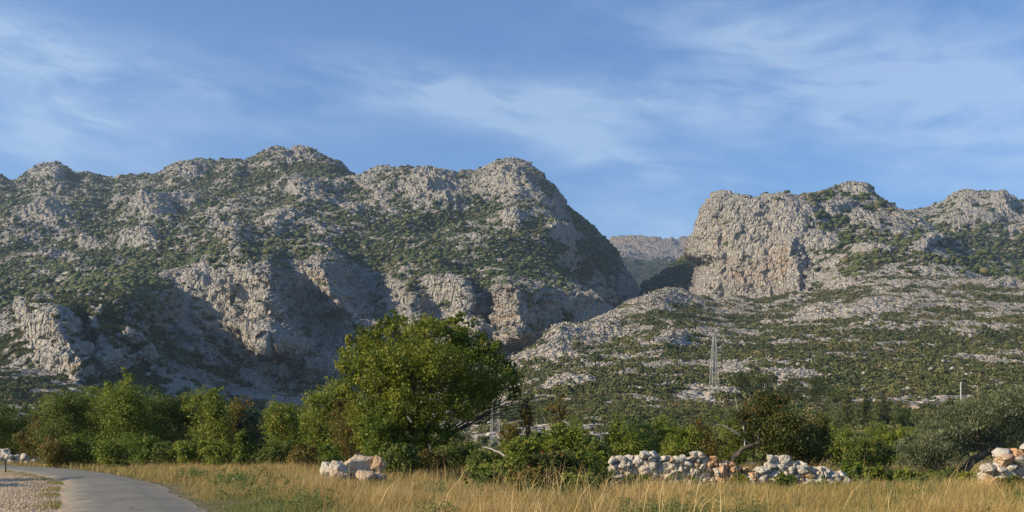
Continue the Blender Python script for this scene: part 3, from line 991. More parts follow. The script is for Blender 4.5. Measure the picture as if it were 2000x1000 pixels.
LEAF = dict(
    oak=leaf_material('oak leaves', (0.102, 0.142, 0.018), (0.234, 0.252, 0.028), (0.349, 0.278, 0.037)),
    green=leaf_material('green leaves', (0.109, 0.155, 0.023), (0.239, 0.269, 0.035), (0.380, 0.331, 0.056)),
    lush=leaf_material('lush leaves', (0.075, 0.125, 0.017), (0.173, 0.217, 0.027), (0.293, 0.278, 0.044)),
    dark=leaf_material('dark leaves', (0.074, 0.108, 0.022), (0.168, 0.196, 0.037), (0.288, 0.264, 0.054)),
    yellow=leaf_material('yellowing leaves', (0.124, 0.165, 0.025), (0.257, 0.280, 0.036), (0.312, 0.253, 0.049)),
    brown=leaf_material('browning leaves', (0.123, 0.112, 0.025), (0.214, 0.165, 0.035), (0.291, 0.145, 0.038)),
    rust=leaf_material('rusty leaves', (0.224, 0.107, 0.037), (0.503, 0.171, 0.054), (0.600, 0.192, 0.063)),
    redtip=leaf_material('dark leaves with red tips', (0.058, 0.078, 0.017), (0.118, 0.128, 0.027), (0.228, 0.085, 0.032)),
    olive=leaf_material('olive leaves', (0.100, 0.120, 0.054), (0.21, 0.228, 0.115), (0.40, 0.40, 0.25)),
    pine=leaf_material('pine needles', (0.046, 0.064, 0.014), (0.105, 0.118, 0.022), (0.15, 0.15, 0.035)),
)


def crown_mesh(lobes, count, leaf, rng, slim=0.62, upright=0.0, per=22, spread=0.26):
    """leaf clusters over the skin and inside of a set of ellipsoid lobes (cx,cy,cz, rx,ry,rz)"""
    L = np.array(lobes, float)
    vol = (L[:, 3] * L[:, 4] * L[:, 5]) ** (2 / 3.)
    nc = max(6, count // per)
    k = rng.choice(len(L), nc, p=vol / vol.sum())
    d = rng.normal(size=(nc, 3))
    d /= np.linalg.norm(d, axis=1)[:, None]
    rad = np.where(rng.random(nc) < 0.72, rng.uniform(.78, 1.08, nc), rng.uniform(.25, .8, nc))
    cc = L[k, :3] + d * L[k, 3:] * rad[:, None]
    ms = np.cbrt(L[k, 3] * L[k, 4] * L[k, 5])
    ct = np.clip(0.40 + 0.42 * perlin(cc / (0.9 * ms.mean()) + 7.7) + rng.normal(0, .22, nc), 0, 1)
    n = nc * per
    sp = spread * np.repeat(ms, per)[:, None] * rng.uniform(.7, 1.2, (n, 1))
    c = np.repeat(cc, per, axis=0) + np.clip(rng.normal(size=(n, 3)), -1.8, 1.8) * sp * np.array([.75, .75, .6])
    out = np.repeat(d, per, axis=0) + 0.9 * rng.normal(size=(n, 3)) + np.array([0, 0, .35])
    out /= np.linalg.norm(out, axis=1)[:, None]
    t1 = np.cross(out, rng.normal(size=(n, 3)) + np.array([0, 0, 0.01]))
    if upright:
        t1 = t1 * (1 - upright) + upright * (np.array([0, 0, 1.]) + 0.5 * np.repeat(d, per, axis=0))
    t1 /= np.linalg.norm(t1, axis=1)[:, None] + 1e-9
    t2 = np.cross(out, t1)
    t2 /= np.linalg.norm(t2, axis=1)[:, None] + 1e-9
    sz = leaf * rng.uniform(.6, 1.25, (n, 1)) / 2
    q = np.stack([c + t1 * sz, c + t2 * sz * slim, c - t1 * sz, c - t2 * sz * slim], 1)
    tint = np.clip(np.repeat(ct, per) + rng.normal(0, .13, n), 0, 1)
    return q.reshape(-1, 3), np.arange(4 * n).reshape(-1, 4), np.repeat(tint, 4)


def plant(name, label, cat, base, lobes, count, leaf, kind, seed, group=None, stems=None, trunk_r=0.12, slim=.62, upright=0.0, per=22, spread=0.26, bare=(), fork=0.28):
    rng = np.random.default_rng(seed)
    bx, by, bz = base
    e = empty(name, base, label, cat, group)
    L = np.array(lobes, float)
    L[:, :3] -= np.array(base)
    v, f, t = crown_mesh(L, count, leaf, rng, slim, upright, per, spread)
    mesh_obj('crown', v, f, LEAF[kind], e, attrs={'tint': t})
    top = L[:, 2].max()
    pieces = []
    if stems is None:
        mid = np.array([L[:, 0].mean() * .5, L[:, 1].mean() * .5, top * fork])
        pieces.append(tube(bend((0, 0, -0.15), mid, rng, 6, .05), np.linspace(trunk_r * 1.25, trunk_r * .85, 6), 8))
    else:
        pts = np.array(stems, float) - np.array(base)
        mid = pts[-1]
        pieces.append(tube(pts, np.linspace(trunk_r * 1.25, trunk_r * .8, len(pts)), 8))
    for l in L[np.argsort(-L[:, 3])][:12]:
        tgt = l[:3]
        r0 = trunk_r * rng.uniform(.25, .5)
        path = bend(mid, tgt, rng, 7)
        pieces.append(tube(path, np.linspace(r0, r0 * .25, 7), 6))
        for q in range(3):
            dd = rng.normal(size=3)
            dd /= np.linalg.norm(dd)
            pieces.append(tube(bend(path[4], l[:3] + dd * l[3:] * .85, rng, 5), np.linspace(r0 * .4, r0 * .1, 5), 5))
    v, f = join(pieces)
    mesh_obj('trunk', v, f, M_bark, e, smooth_shade=True)
    if len(bare):
        pieces = []
        for a, b, r0 in bare:
            pth = bend(np.array(a) - np.array(base), np.array(b) - np.array(base), rng, 7, .06)
            pieces.append(tube(pth, np.linspace(r0, r0 * .35, 7), 5))
            for q in range(4):
                s0 = pth[2 + q]
                dv = (pth[-1] - pth[0]) * rng.uniform(.25, .5) + rng.normal(0, .22, 3) * np.linalg.norm(pth[-1] - pth[0])
                pieces.append(tube(bend(s0, s0 + dv, rng, 5, .05), np.linspace(r0 * .5, r0 * .15, 5), 4))
        v, f = join(pieces)
        mesh_obj('bare_branch', v, f, M_bark if kind == 'oak' else M_dead, e, smooth_shade=True)
    return e


# the big round tree
TY = 54.0


def lobe(px, py, r, dy=0.0, Y=TY, ry=None, rz=None):
    x, yy, z = spot(px, py, Y)
    k = r * Y / F_PX
    return (x, yy + dy, z, k, (ry or r) * Y / F_PX, (rz or r * .85) * Y / F_PX)


big = [lobe(698, 705, 38), lobe(722, 668, 32, .6), lobe(766, 640, 26, .2), lobe(768, 618, 15), lobe(750, 630, 13, .3), lobe(786, 628, 12, -.3), lobe(800, 668, 42, 1), lobe(836, 655, 36, -1.0), lobe(872, 648, 28, .8),
       lobe(884, 626, 11, .2), lobe(903, 622, 11, -.3), lobe(921, 628, 10, .2), lobe(862, 634, 12, .4), lobe(898, 652, 28), lobe(915, 676, 36, .5), lobe(950, 690, 32, 0), lobe(985, 712, 24, .4), lobe(1000, 738, 20, -.3),
       lobe(1004, 766, 14, .2), lobe(968, 745, 32, -1.2), lobe(790, 712, 52, -1.6), lobe(862, 712, 46, -2.2), lobe(915, 725, 40, -1.6), lobe(745, 726, 46, -1.0), lobe(690, 750, 30, .2), lobe(672, 770, 16, 0), lobe(735, 782, 42, -.6),
       lobe(790, 790, 40, -1.9), lobe(846, 800, 36, -1.6), lobe(905, 788, 34, -1.2), lobe(948, 775, 28, -.4), lobe(757, 832, 38, -.9), lobe(708, 812, 34, .6), lobe(815, 842, 32, -1.2), lobe(866, 838, 24, -.4), lobe(720, 858, 30, .2),
       lobe(785, 872, 30, -1.0), lobe(752, 884, 26, -1.4), lobe(812, 882, 22, -1.8), lobe(850, 872, 22, -1.2), lobe(880, 858, 22, -.6), lobe(840, 722, 66, 2.6), lobe(760, 745, 52, 2.6), lobe(920, 740, 46, 2.6), lobe(670, 688, 12), lobe(668, 716, 13), lobe(684, 665, 12, .3), lobe(704, 646, 11, .2), lobe(735, 645, 13, .2), lobe(820, 634, 12, .2),
       lobe(940, 656, 12, .3), lobe(968, 676, 12, 0)]
bx, by_, _ = spot(828, 890, TY)
plant('broadleaf_tree', 'large rounded green tree, the tallest in the meadow, spreading in front of the gorge', 'tree', (bx, by_, 0), big, 66000, 0.15, 'oak', 41,
      stems=[(bx, by_, -.2), (bx + .05, by_, .7), (bx - .1, by_ + .1, 1.7)], trunk_r=0.34, per=26, spread=.24,
      bare=[(spot(890, 840, TY), spot(1015, 795, TY), .05), (spot(880, 850, TY), spot(1010, 780, TY), .045), (spot(890, 835, TY), spot(1008, 772, TY), .06), (spot(900, 840, TY), spot(1002, 790, TY), .05), (spot(870, 850, TY), spot(985, 815, TY), .05), (spot(940, 800, TY), spot(1012, 745, TY), .04)])

# rows of other trees and bushes:  px | top | half width | depth | leaves | kind | label
ROWS = """
-40|775|60|88|5200|dark|tree|dark tree cut off by the left edge of the photo above the white rubble
100|782|50|90|4600|green|tree|green tree behind the gap left of the dark end tree
216|770|46|92|4600|dark|tree|dark tree filling the gap behind the tallest roadside crown's left side
286|776|46|91|4600|green|tree|green tree behind, between the tallest roadside crown and the dark trees
384|782|44|88|4200|dark|tree|dark tree behind, left of the yellow green roadside tree
440|790|44|86|4200|green|tree|green tree behind, between the yellow green and browning trees
530|800|44|84|4000|green|tree|green tree behind the greyish bush
592|798|40|80|3600|dark|tree|dark tree in the gap right of the open twisted tree
660|790|42|74|4000|green|tree|green tree behind the feathery one
28|806|46|89|3600|green|bush|dense green bush right above the white rubble at the left
72|822|32|86|2600|brown|bush|browning bush between the rubble and the roadside trees
128|768|44|76|5200|dark|tree|dark tree at the left end of the roadside row
186|756|46|80|5200|green|tree|mid green tree just left of the tallest crown in the roadside row
248|742|52|76|7200|green|tree|bright green tree with the tallest crown of the roadside row
306|768|40|82|4200|dark|tree|dark tree touching the right side of the tallest roadside crown
352|764|40|78|4600|dark|tree|dark leafy tree with trunks showing, second right of the tallest roadside crown
414|760|40|74|5000|yellow|tree|yellow green tree standing above its browning neighbour in the roadside row
462|782|36|77|4000|brown|tree|browning tree right of the yellow green one in the roadside row
507|803|34|75|3600|olive|bush|greyish green bush in the middle of the roadside row
556|785|42|70|4600|yellow|tree|low yellow green tree with open twisted branches right of the greyish bush
600|806|30|72|2800|green|bush|small green bush between the two yellow green trees
642|738|46|64|5600|yellow|tree|feathery yellow green tree at the left shoulder of the big tree
690|782|42|58|4600|brown|bush|orange brown bush under the left side of the big tree
742|800|36|52|4000|lush|bush|deep green leafy bush in front of the big tree trunk, left of the trunk
108|862|32|68|2000|brown|bush|low brownish bush at the road bend below the dark end tree
165|856|40|70|2600|lush|bush|low fresh green bush at the road bend
225|850|38|68|2600|green|bush|low green bush under the tallest roadside crown
284|858|34|66|2200|lush|bush|low fresh green bush right of the road bend and behind the small dark bush
330|868|30|65|1800|dark|bush|low dark bush under the dark trunks of the roadside row
372|862|32|64|2200|green|bush|low leafy bush in front of the dark trunks
424|866|32|63|2200|green|bush|low green bush below the yellow green roadside tree
478|848|22|62|1800|lush|bush|upright pale green shrub standing out before the browning tree
540|866|40|62|2400|dark|bush|low dark bush below the open twisted branches
596|872|30|60|1800|brown|bush|low brown bush at the meadow edge left of the boulders
648|872|24|56|1500|lush|bush|small pale green shrub just above the leftmost boulder
236|900|14|62|900|dark|bush|small dark bush standing alone on the grass edge by the road
776|872|38|44|3000|dark|bush|dark bush touching the right side of the boulders
832|884|36|46|2400|brown|bush|brownish bush below the big tree trunk
884|872|42|47|3000|dark|bush|dark low bush under the bare right branches of the big tree
944|882|32|45|2200|dark|bush|dark bush left of the pale fallen branch
1032|772|15|56|900|brown|tree|spindly brownish sapling right of the big tree
1000|835|26|52|1400|brown|bush|thin twiggy brown bush beside the far lattice mast
1092|770|22|70|1100|brown|tree|lone thin tree poking above the thicket against the stony slope
962|912|42|40|2800|green|bush|low green bush leaning over the dry grass at the left end of the thicket
1018|862|46|46|3600|green|bush|leafy bush in the thicket nearest the pale fallen branch
1062|848|40|48|3600|lush|bush|fresh green bush in the thicket middle, behind the rest
1108|838|46|46|4200|green|bush|tallest green bush of the thicket left of the long stone wall
1150|862|40|41|3600|dark|bush|darker bush of the thicket close behind the left end of the long stone wall
948|926|34|31.5|2200|dark|bush|lowest dark bush in the dry grass below the pale fallen branch
1040|924|40|30.5|2600|brown|bush|low brownish bush nearest the camera before the thicket
1126|926|40|30.5|2600|green|bush|low weedy green bush nearest the camera before the thicket
1004|902|38|34.5|3400|green|bush|low green bush farthest forward in the dry grass, left of the thicket's front
1072|892|46|33.5|4200|redtip|bush|low reddish flecked bush farthest forward at the middle of the thicket
1140|894|42|34.0|3800|green|bush|green bush farthest forward in the grass before the left wall end
1094|894|50|38|3600|redtip|bush|bush with red tips in front of the thicket
1168|892|38|36.5|3200|lush|bush|bright leafy bush against the left end of the long stone wall
1222|836|46|54|3800|green|bush|green bush over the left third of the long stone wall
1276|828|44|58|3800|yellow|bush|yellowish bush behind the left third of the long stone wall
1326|842|40|52|3400|green|bush|green bush behind the highest stones of the long wall
1372|832|42|57|3600|brown|bush|brownish bush behind the orange stones of the long wall
1422|826|40|60|3400|green|bush|green bush left of the leaning dark tree behind the long wall
1576|812|44|49|4600|redtip|tree|lower dark tree with red tips at the right flank of the leaning tree
1640|846|40|56|3200|green|bush|green bush behind the right end of the long stone wall
1692|858|42|52|3600|dark|bush|dark bush between the long wall and the olive tree
1738|842|40|64|3200|green|bush|green bush rising at the left side of the olive tree
1662|906|26|37|1700|lush|bush|bright green shrub at the right tip of the long stone wall
1708|912|20|36|1200|green|bush|small green shrub among the loose stones right of the long wall
1846|925|34|37|1800|dark|bush|low dark bush under the leaning olive trunk
1900|934|30|35|1500|yellow|bush|low yellowish bush before the stone wall at the right edge
1768|922|30|36|1800|green|bush|low green bush at the left foot of the olive tree
1976|940|24|31.5|1300|dark|bush|small dark bush before the wall cut off by the right edge
1240|932|26|34.5|1100|green|bush|low weedy bush growing before the left part of the long wall
1448|928|16|35|700|green|bush|small weedy shrub in front of the orange wall stones
1536|930|18|35|800|dark|bush|small dark shrub before the right part of the long wall
"""
CAT = dict(tree='tree', bush='bush')
for i, line in enumerate(ROWS.strip().splitlines()):
    px, top, hw, Y, count, kind, what, label = line.split('|')
    px, top, hw, Y, count = float(px), float(top), float(hw), float(Y), int(count)
    rng = np.random.default_rng(300 + i)
    x, yy, zt = spot(px, top, Y)
    W = hw * Y / F_PX * (1.28 if Y > 60 else 1.22)
    H = max(zt, .5) * (1.10 if what == 'bush' else 1.04)
    lb = []
    nl = 9 if what == 'tree' else 6
    for q in range(nl):
        a = rng.random() * 6.283
        rr_ = W * .62 * math.sqrt(rng.random())
        hz = H * (rng.uniform(.20, .80) if what == 'tree' else rng.uniform(.22, .66))
        s_ = rng.uniform(.34, .52) * W
        lb.append((x + rr_ * math.cos(a), yy + rr_ * math.sin(a), hz, s_, s_, min(s_ * rng.uniform(.8, 1.15), H - hz if H - hz > .25 * H else .3 * H)))
    for q in range(3):
        lb.append((x + rng.uniform(-.5, .5) * W, yy + rng.uniform(-.3, .3) * W, H * rng.uniform(.70, .84), W * rng.uniform(.26, .42), W * .4, H * rng.uniform(.14, .19)))
    lb.append((x, yy, H * .42, W * .72, W * .72, H * .40))
    for q in range(6):
        a = rng.uniform(.1, 3.04)
        s_ = W * rng.uniform(.10, .19)
        lb.append((x + W * rng.uniform(.7, 1.0) * math.cos(a), yy + rng.uniform(-.4, .4) * W, H * (.5 + .48 * math.sin(a) * rng.uniform(.8, 1.1)), s_, s_, s_ * rng.uniform(.9, 1.7)))
    leaf = (0.15 if Y > 60 else 0.12) * (1.15 if kind in ('olive', 'pine') else 1)
    nm = dict(tree='roadside_tree', bush='bush')[what] if px < 700 else dict(tree='small_tree', bush='bush')[what]
    plant(nm, label, CAT[what], (x, yy, float(plain_z(x, yy))), lb, int(count * 2.3), leaf, kind, 500 + i, 'trees along the bend of the road' if (what == 'tree' and px < 700) else ('bushes round the meadow' if what == 'bush' else None),
          trunk_r=0.11 if what == 'tree' else 0.045, spread=.30, fork=.3 if what == 'tree' else .12)

# the dark leaning tree behind the wall, with its bare limb
Y = 47
lt = [lobe(1500, 800, 34, 0, Y), lobe(1470, 830, 34, .3, Y), lobe(1520, 830, 42, -.5, Y), lobe(1545, 860, 40, -.2, Y), lobe(1505, 870, 40, .5, Y), lobe(1558, 892, 34, .1, Y), lobe(1490, 780, 20, 0, Y), lobe(1525, 785, 20, .2, Y),
      lobe(1448, 812, 18, 0, Y), lobe(1450, 850, 22, .4, Y), lobe(1590, 880, 22, 0, Y)]
b = spot(1424, 908, Y)
plant('leaning_tree', 'dark red flecked tree leaning right on a bent bare trunk behind the long stone wall', 'tree', (b[0], b[1], 0), lt, 15000, .12, 'redtip', 77,
      stems=[(b[0] - .1, Y, -.2), spot(1432, 893, Y), spot(1452, 876, Y), spot(1480, 866, Y), spot(1500, 848, Y)], trunk_r=.11, spread=.32,
      bare=[(spot(1455, 876, Y), spot(1442, 800, Y), .04), (spot(1480, 866, Y), spot(1494, 770, Y), .04), (spot(1470, 870, Y), spot(1410, 830, Y), .03)])

# the olive tree at the right
Y = 43
ol = [lobe(1782, 872, 30, 0, Y), lobe(1815, 852, 36, -.4, Y), lobe(1800, 890, 34, .2, Y), lobe(1850, 880, 44, .3, Y), lobe(1855, 832, 38, 0, Y), lobe(1895, 815, 40, -.4, Y), lobe(1880, 800, 22, .3, Y), lobe(1940, 815, 44, 0, Y),
      lobe(1930, 780, 22, .2, Y), lobe(1962, 785, 28, -.2, Y), lobe(1990, 795, 40, .2, Y), lobe(2040, 800, 48, 0, Y), lobe(1985, 850, 44, .4, Y), lobe(1930, 858, 34, .6, Y), lobe(1890, 855, 30, .5, Y), lobe(2050, 860, 44, .4, Y),
      lobe(1830, 912, 34, .8, Y), lobe(1775, 905, 20, .2, Y), lobe(1905, 780, 14, 0, Y), lobe(1840, 805, 14, 0, Y), lobe(2000, 765, 16, 0, Y)]
b = spot(1868, 942, Y)
plant('olive_tree', 'silvery green olive tree with a leaning dark trunk at the right edge', 'tree', (b[0], b[1], 0), ol, 34000, .13, 'olive', 91,
      stems=[(b[0], Y, -.2), spot(1880, 922, Y), spot(1898, 902, Y), spot(1922, 886, Y), spot(1950, 870, Y)], trunk_r=.17, slim=.3, upright=.6, spread=.26)


def ground_under(hname, px, py):
    """the point of a hillside seen at a given direction, its nearest mesh vertex"""
    g = by[hname][0]
    V = g['V']
    sx = V[..., 0] / V[..., 1] * F_PX + 1000
    sy = HORIZON - (V[..., 2] - CAM_Z) / V[..., 1] * F_PX
    q = (sx - px) ** 2 + (sy - py) ** 2 + (~g['front']) * 1e9
    i = np.unravel_index(np.argmin(q), q.shape)
    return V[i]


# pines and conifers farther off:  px | base py | top | half width | leaves | kind | label
FAR = """
1448|775|722|26|2600|pine|left pine of the broad pair close to the right of the lattice pylon
1492|775|716|30|2800|pine|right pine of the broad pair close to the right of the lattice pylon
1548|785|727|30|2600|pine|broad pine above the dark leaning tree
1592|788|735|30|2600|pine|broad pine right next to the one above the leaning tree
1628|792|754|20|1500|dark|small dark pine at the right end of the broad pines
1655|842|768|22|2200|pine|slender pale conifer first in the row below the scrub
1690|842|764|22|2200|pine|slender pale conifer second in the row below the scrub
1724|840|766|24|2200|pine|fuller conifer at the right end of the row below the scrub
1768|838|790|28|2200|dark|dark round tree left of the cut earth bank
1826|832|766|26|2200|pine|green conifer between the earth bank and the pale pole
1856|826|776|20|1700|pine|short conifer just left of the pale pole
1896|826|772|22|1700|dark|dark tree standing between the two poles
1945|830|762|28|2200|green|green tree just right of the brown pole
1990|815|750|26|2000|pine|conifer cut off by the right edge above the olive tree
1606|856|808|28|1800|brown|brownish tree below the broad pines, at the head of the thicket
1650|872|828|34|2000|green|green bush below the first slender conifer
1712|870|826|36|2000|green|green bush below the fuller conifer
1778|868|830|34|2000|green|green bush below the cut earth bank
1458|800|786|10|500|rust|rust red bush on the slope below the broad pine pair
1300|846|812|30|1500|green|green bush on the low slope above the left part of the long wall
1210|842|806|26|1300|green|green bush on the low slope above the thicket
1400|836|800|28|1400|dark|dark bush on the low slope below the pylon
1120|836|806|22|1100|green|round bush on the stony slope above the tallest thicket bush
1060|822|796|18|900|dark|small dark bush on the stony slope right of the sapling
"""
for i, line in enumerate(FAR.strip().splitlines()):
    px, bpy_, top, hw, count, kind, label = line.split('|')
    px, bpy_, top, hw, count = float(px), float(bpy_), float(top), float(hw), int(count)
    gpt = ground_under('foothill', px, bpy_)
    Y = float(gpt[1])
    k = Y / F_PX
    H = (bpy_ - top) * k * 1.06
    W = hw * k * 1.2
    rng = np.random.default_rng(900 + i)
    x, z0 = float(gpt[0]), float(gpt[2])
    lb = []
    conical = 'slender' in label or 'short' in label
    for q in range(15):
        t = rng.uniform(.16, .92)
        wf = (1.05 - t) if conical else math.sqrt(max(.1, 1 - (2 * t - .9) ** 2))
        a = rng.random() * 6.283
        rr_ = W * .55 * wf * math.sqrt(rng.random())
        s_ = W * (.24 + .17 * wf) * rng.uniform(.7, 1.1)
        lb.append((x + rr_ * math.cos(a), Y + rr_ * math.sin(a), z0 + H * t * .9, s_, s_, s_ * .85))
    lb.append((x, Y, z0 + H * .45, W * .6, W * .6, H * .34))
    lb.append((x, Y, z0 + H * .82, W * .3, W * .3, H * .16))
    word = label.split()
    nm = 'pine_tree' if kind == 'pine' or 'pine' in word else ('bush' if 'bush' in word else 'small_tree')
    plant(nm, label, 'tree' if nm != 'bush' else 'bush', (x, Y, z0 - .1), lb, int(count * 1.6), max(.16, 2.1 * k), kind, 1000 + i, None, trunk_r=.02 * H, spread=.2, fork=.25)

# two trees outside the frame, whose shade falls across the road
for i, (x, y, H, W) in enumerate([(-28.5, 41.0, 5.6, 2.6), (-26.0, 36.5, 4.2, 1.9)]):
    rng = np.random.default_rng(60 + i)
    lb = [(x + rng.normal(0, W * .4), y + rng.normal(0, W * .4), H * rng.uniform(.45, .8), W * .5, W * .5, W * .45) for q in range(8)]
    plant('roadside_tree', ['tall leafy tree beyond the gravel whose shade crosses the road', 'shorter leafy tree beyond the gravel near the camera side'][i], 'tree', (x, y, 0), lb, 3600, .2, 'green', 70 + i)

# ------------------------------------------------------------------ stones
def unit_ico(sub):
    bm = bmesh.new()
    bmesh.ops.create_icosphere(bm, subdivisions=sub, radius=1.0)
    v = np.array([q.co[:] for q in bm.verts])
    f = np.array([[q.index for q in fc.verts] for fc in bm.faces])
    bm.free()
    return v, f


I3, I4, I5 = unit_ico(3), unit_ico(4), unit_ico(5)


def stone_verts(rng, size, ico, cuts=7, box=0.55, rough=0.06):
    v = ico[0].copy()
    v = np.sign(v) * np.abs(v) ** (1 - 0.45 * box)
    v /= np.abs(v).max()
    for q in range(cuts):
        n = rng.normal(size=3) * np.array([1, 1.2, 1])
        n /= np.linalg.norm(n)
        dd = rng.uniform(.55, .90)
        over = v @ n - dd
        v = v - np.clip(over, 0, None)[:, None] * n * 0.97
    o = rng.uniform(0, 60, 3)
    r = np.linalg.norm(v, axis=1)[:, None]
    v = v * (1 + rough * 1.6 * perlin(v * 1.6 + o)[:, None] + rough * perlin(v * 4.2 + o)[:, None] + rough * .5 * perlin(v * 11 + o)[:, None])
    v = v * np.array(size)
    e = Euler((rng.normal(0, .25), rng.normal(0, .25), rng.uniform(-.6, .6))).to_matrix()
    return v @ np.array(e).T


def stone_material(name, base, alt, warm, warmth):
    m, nt = material(name)
    geo = nt.new('ShaderNodeNewGeometry')
    pos = geo.outputs['Position']
    inf = nt.new('ShaderNodeObjectInfo')
    n1 = nt.noise(pos, 2.2, 5, .6)
    n2 = nt.noise(pos, 16.0, 5, .65)
    c = nt.mix(nt.ramp(n1, .35, .65), base, alt)
    c = nt.mix(nt.math('MULTIPLY', inf.outputs['Random'], 0.22), c, (0.40, 0.37, 0.33))
    c = nt.mix(nt.math('MULTIPLY', nt.ramp(nt.math('ADD', n1, nt.math('MULTIPLY', inf.outputs['Random'], .25)), .52, .72), warmth), c, warm)
    c = nt.mix(nt.math('MULTIPLY', nt.ramp(n2, .56, .72), .35), c, (0.22, 0.205, 0.18))
    vk = nt.new('ShaderNodeTexVoronoi', feature='DISTANCE_TO_EDGE')
    vk.inputs['Scale'].default_value = 3.2
    nt.link(pos, vk.inputs['Vector'])
    hh_ = nt.math('ADD', n2, nt.math('ADD', nt.math('MULTIPLY', n1, 1.5), nt.math('MULTIPLY', nt.ramp(vk.outputs['Distance'], 0.0, 0.09), .7)))
    finish(nt, c, 0.95, hh_, 0.8, 0.07, 0.15)
    return m


M_stone = stone_material('wall limestone', (0.55, 0.505, 0.43), (0.46, 0.425, 0.365), (0.55, 0.43, 0.31), 0.45)
M_warm = stone_material('orange limestone', (0.50, 0.34, 0.20), (0.48, 0.39, 0.29), (0.52, 0.27, 0.12), 0.8)
M_boulder = stone_material('boulder limestone', (0.56, 0.49, 0.385), (0.52, 0.43, 0.32), (0.55, 0.36, 0.20), 0.5)


def wall(name, label, path, Y, hfun, sx, sz, seed, warmfun=None, cap=100, deep=.35):
    """dry stone wall: rubble core and separately laid stones"""
    rng = np.random.default_rng(seed)
    p0, p1 = path
    x0, x1 = (p0 - 1000) / F_PX * Y, (p1 - 1000) / F_PX * Y
    e = empty(name, ((x0 + x1) / 2, Y, 0), label, 'stone wall')
    ox = (x0 + x1) / 2
    laid = []
    row = 0
    z = 0.0
    while z < 2.2:
        x = x0 + rng.uniform(0, .5) * sx
        while x < x1:
            wd = sx * rng.uniform(.65, 1.45)
            pxx = (x + wd / 2) / Y * F_PX + 1000
            hh = hfun(pxx)
            if z + sz * .35 < hh:
                laid.append((x + wd / 2, z + sz * .5, wd, pxx, hh - z))
            x += wd * .84
        z += sz * .84
        row += 1
    laid.sort(key=lambda q: q[4])               # the top stones first: they show largest
    rest = []
    for num, (x, z, wd, pxx, left) in enumerate(laid):
        hgt = sz * rng.uniform(.9, 1.3)
        v = stone_verts(rng, (wd * .60, deep * rng.uniform(.8, 1.1), hgt * .60), I4, 8, .65, .08)
        v = v + np.array([x - ox, rng.normal(-.05, .06), z])
        if num >= cap:
            rest.append((v, I4[1]))
            continue
        warm = warmfun is not None and rng.random() < warmfun(pxx, z)
        mesh_obj('stone', v, I4[1], M_warm if warm else M_stone, e, smooth_shade=True)
    if rest:
        v, f = join(rest)
        mesh_obj('lower_stones', v, f, M_stone, e, smooth_shade=True)['kind'] = 'stuff'
    xs = np.linspace(x0 + .1, x1 - .1, 60)
    hs = np.array([max(.05, hfun(xx / Y * F_PX + 1000) - .2) for xx in xs]) + rng.normal(0, .04, 60)
    cv = np.concatenate([np.stack([xs - ox, np.full(60, -.06), np.full(60, -.05)], 1), np.stack([xs - ox, np.full(60, .02), hs * .9], 1),
                         np.stack([xs - ox, np.full(60, .30), hs * .96], 1), np.stack([xs - ox, np.full(60, .42), np.full(60, -.05)], 1)])
    fs = []
    for k in range(3):
        a = np.arange(59) + 60 * k
        fs.append(np.stack([a, a + 1, a + 61, a + 60], 1))
    fs.append(np.array([[0, 60, 120, 180], [59, 179 + 60, 179, 119]]))
    mesh_obj('rubble_core', cv, np.concatenate(fs), M_stone, e)
    return e


def zof(py, Y):
    return CAM_Z + (HORIZON - py) / F_PX * Y


WALL_TOP = '1180,900 1195,890 1215,884 1245,884 1268,881 1295,890 1330,886 1362,879 1390,887 1405,893 1430,902 1455,906 1472,916 1490,908 1508,892 1532,889 1552,897 1580,908 1612,912 1640,918'
wall('stone_wall', 'long tumbledown dry stone wall of pale stones with orange stones in its middle', (1186, 1640), 36.0, lambda p: zof(float(interp(WALL_TOP, np.array([p]))[0]), 36.0) - .12, .27, .215, 31,
     lambda p, z: .9 if 1375 < p < 1470 and z > .35 else .05)
W2 = '1910,930 1925,905 1940,895 1955,880 1975,868 2000,862 2120,850'
wall('stone_wall', 'broken wall end of large flat pale blocks cut off by the right edge', (1912, 2110), 33.0, lambda p: zof(float(interp(W2, np.array([p]))[0]), 33.0) - .20, .44, .26, 32, lambda p, z: .15, 60)
W3 = '-160,878 0,880 20,884 45,890 62,900'
wall('stone_wall', 'low heap of white rubble beside the road at the left edge', (-120, 64), 80.0, lambda p: zof(float(interp(W3, np.array([p]))[0]), 80.0), .62, .42, 33, None, 60)


def boulder(label, px, py, rx, rz, Y, seed, mat=M_boulder, ry=None, name='boulder', cuts=9, box=.6):
    rng = np.random.default_rng(seed)
    x, y, z = spot(px, py, Y)
    k = Y / F_PX
    v = stone_verts(rng, (rx * k, (ry or rx * .9) * k, rz * k * 1.05), I5, 15, .75, .085)
    o = mesh_obj(name, v, I5[1], mat, smooth_shade=True)
    o.location = (x, y, z)
    tag(o, label, 'boulder' if name == 'boulder' else 'stone', 'boulders in the dry grass' if name == 'boulder' else 'loose stones beyond the long wall')
    return o


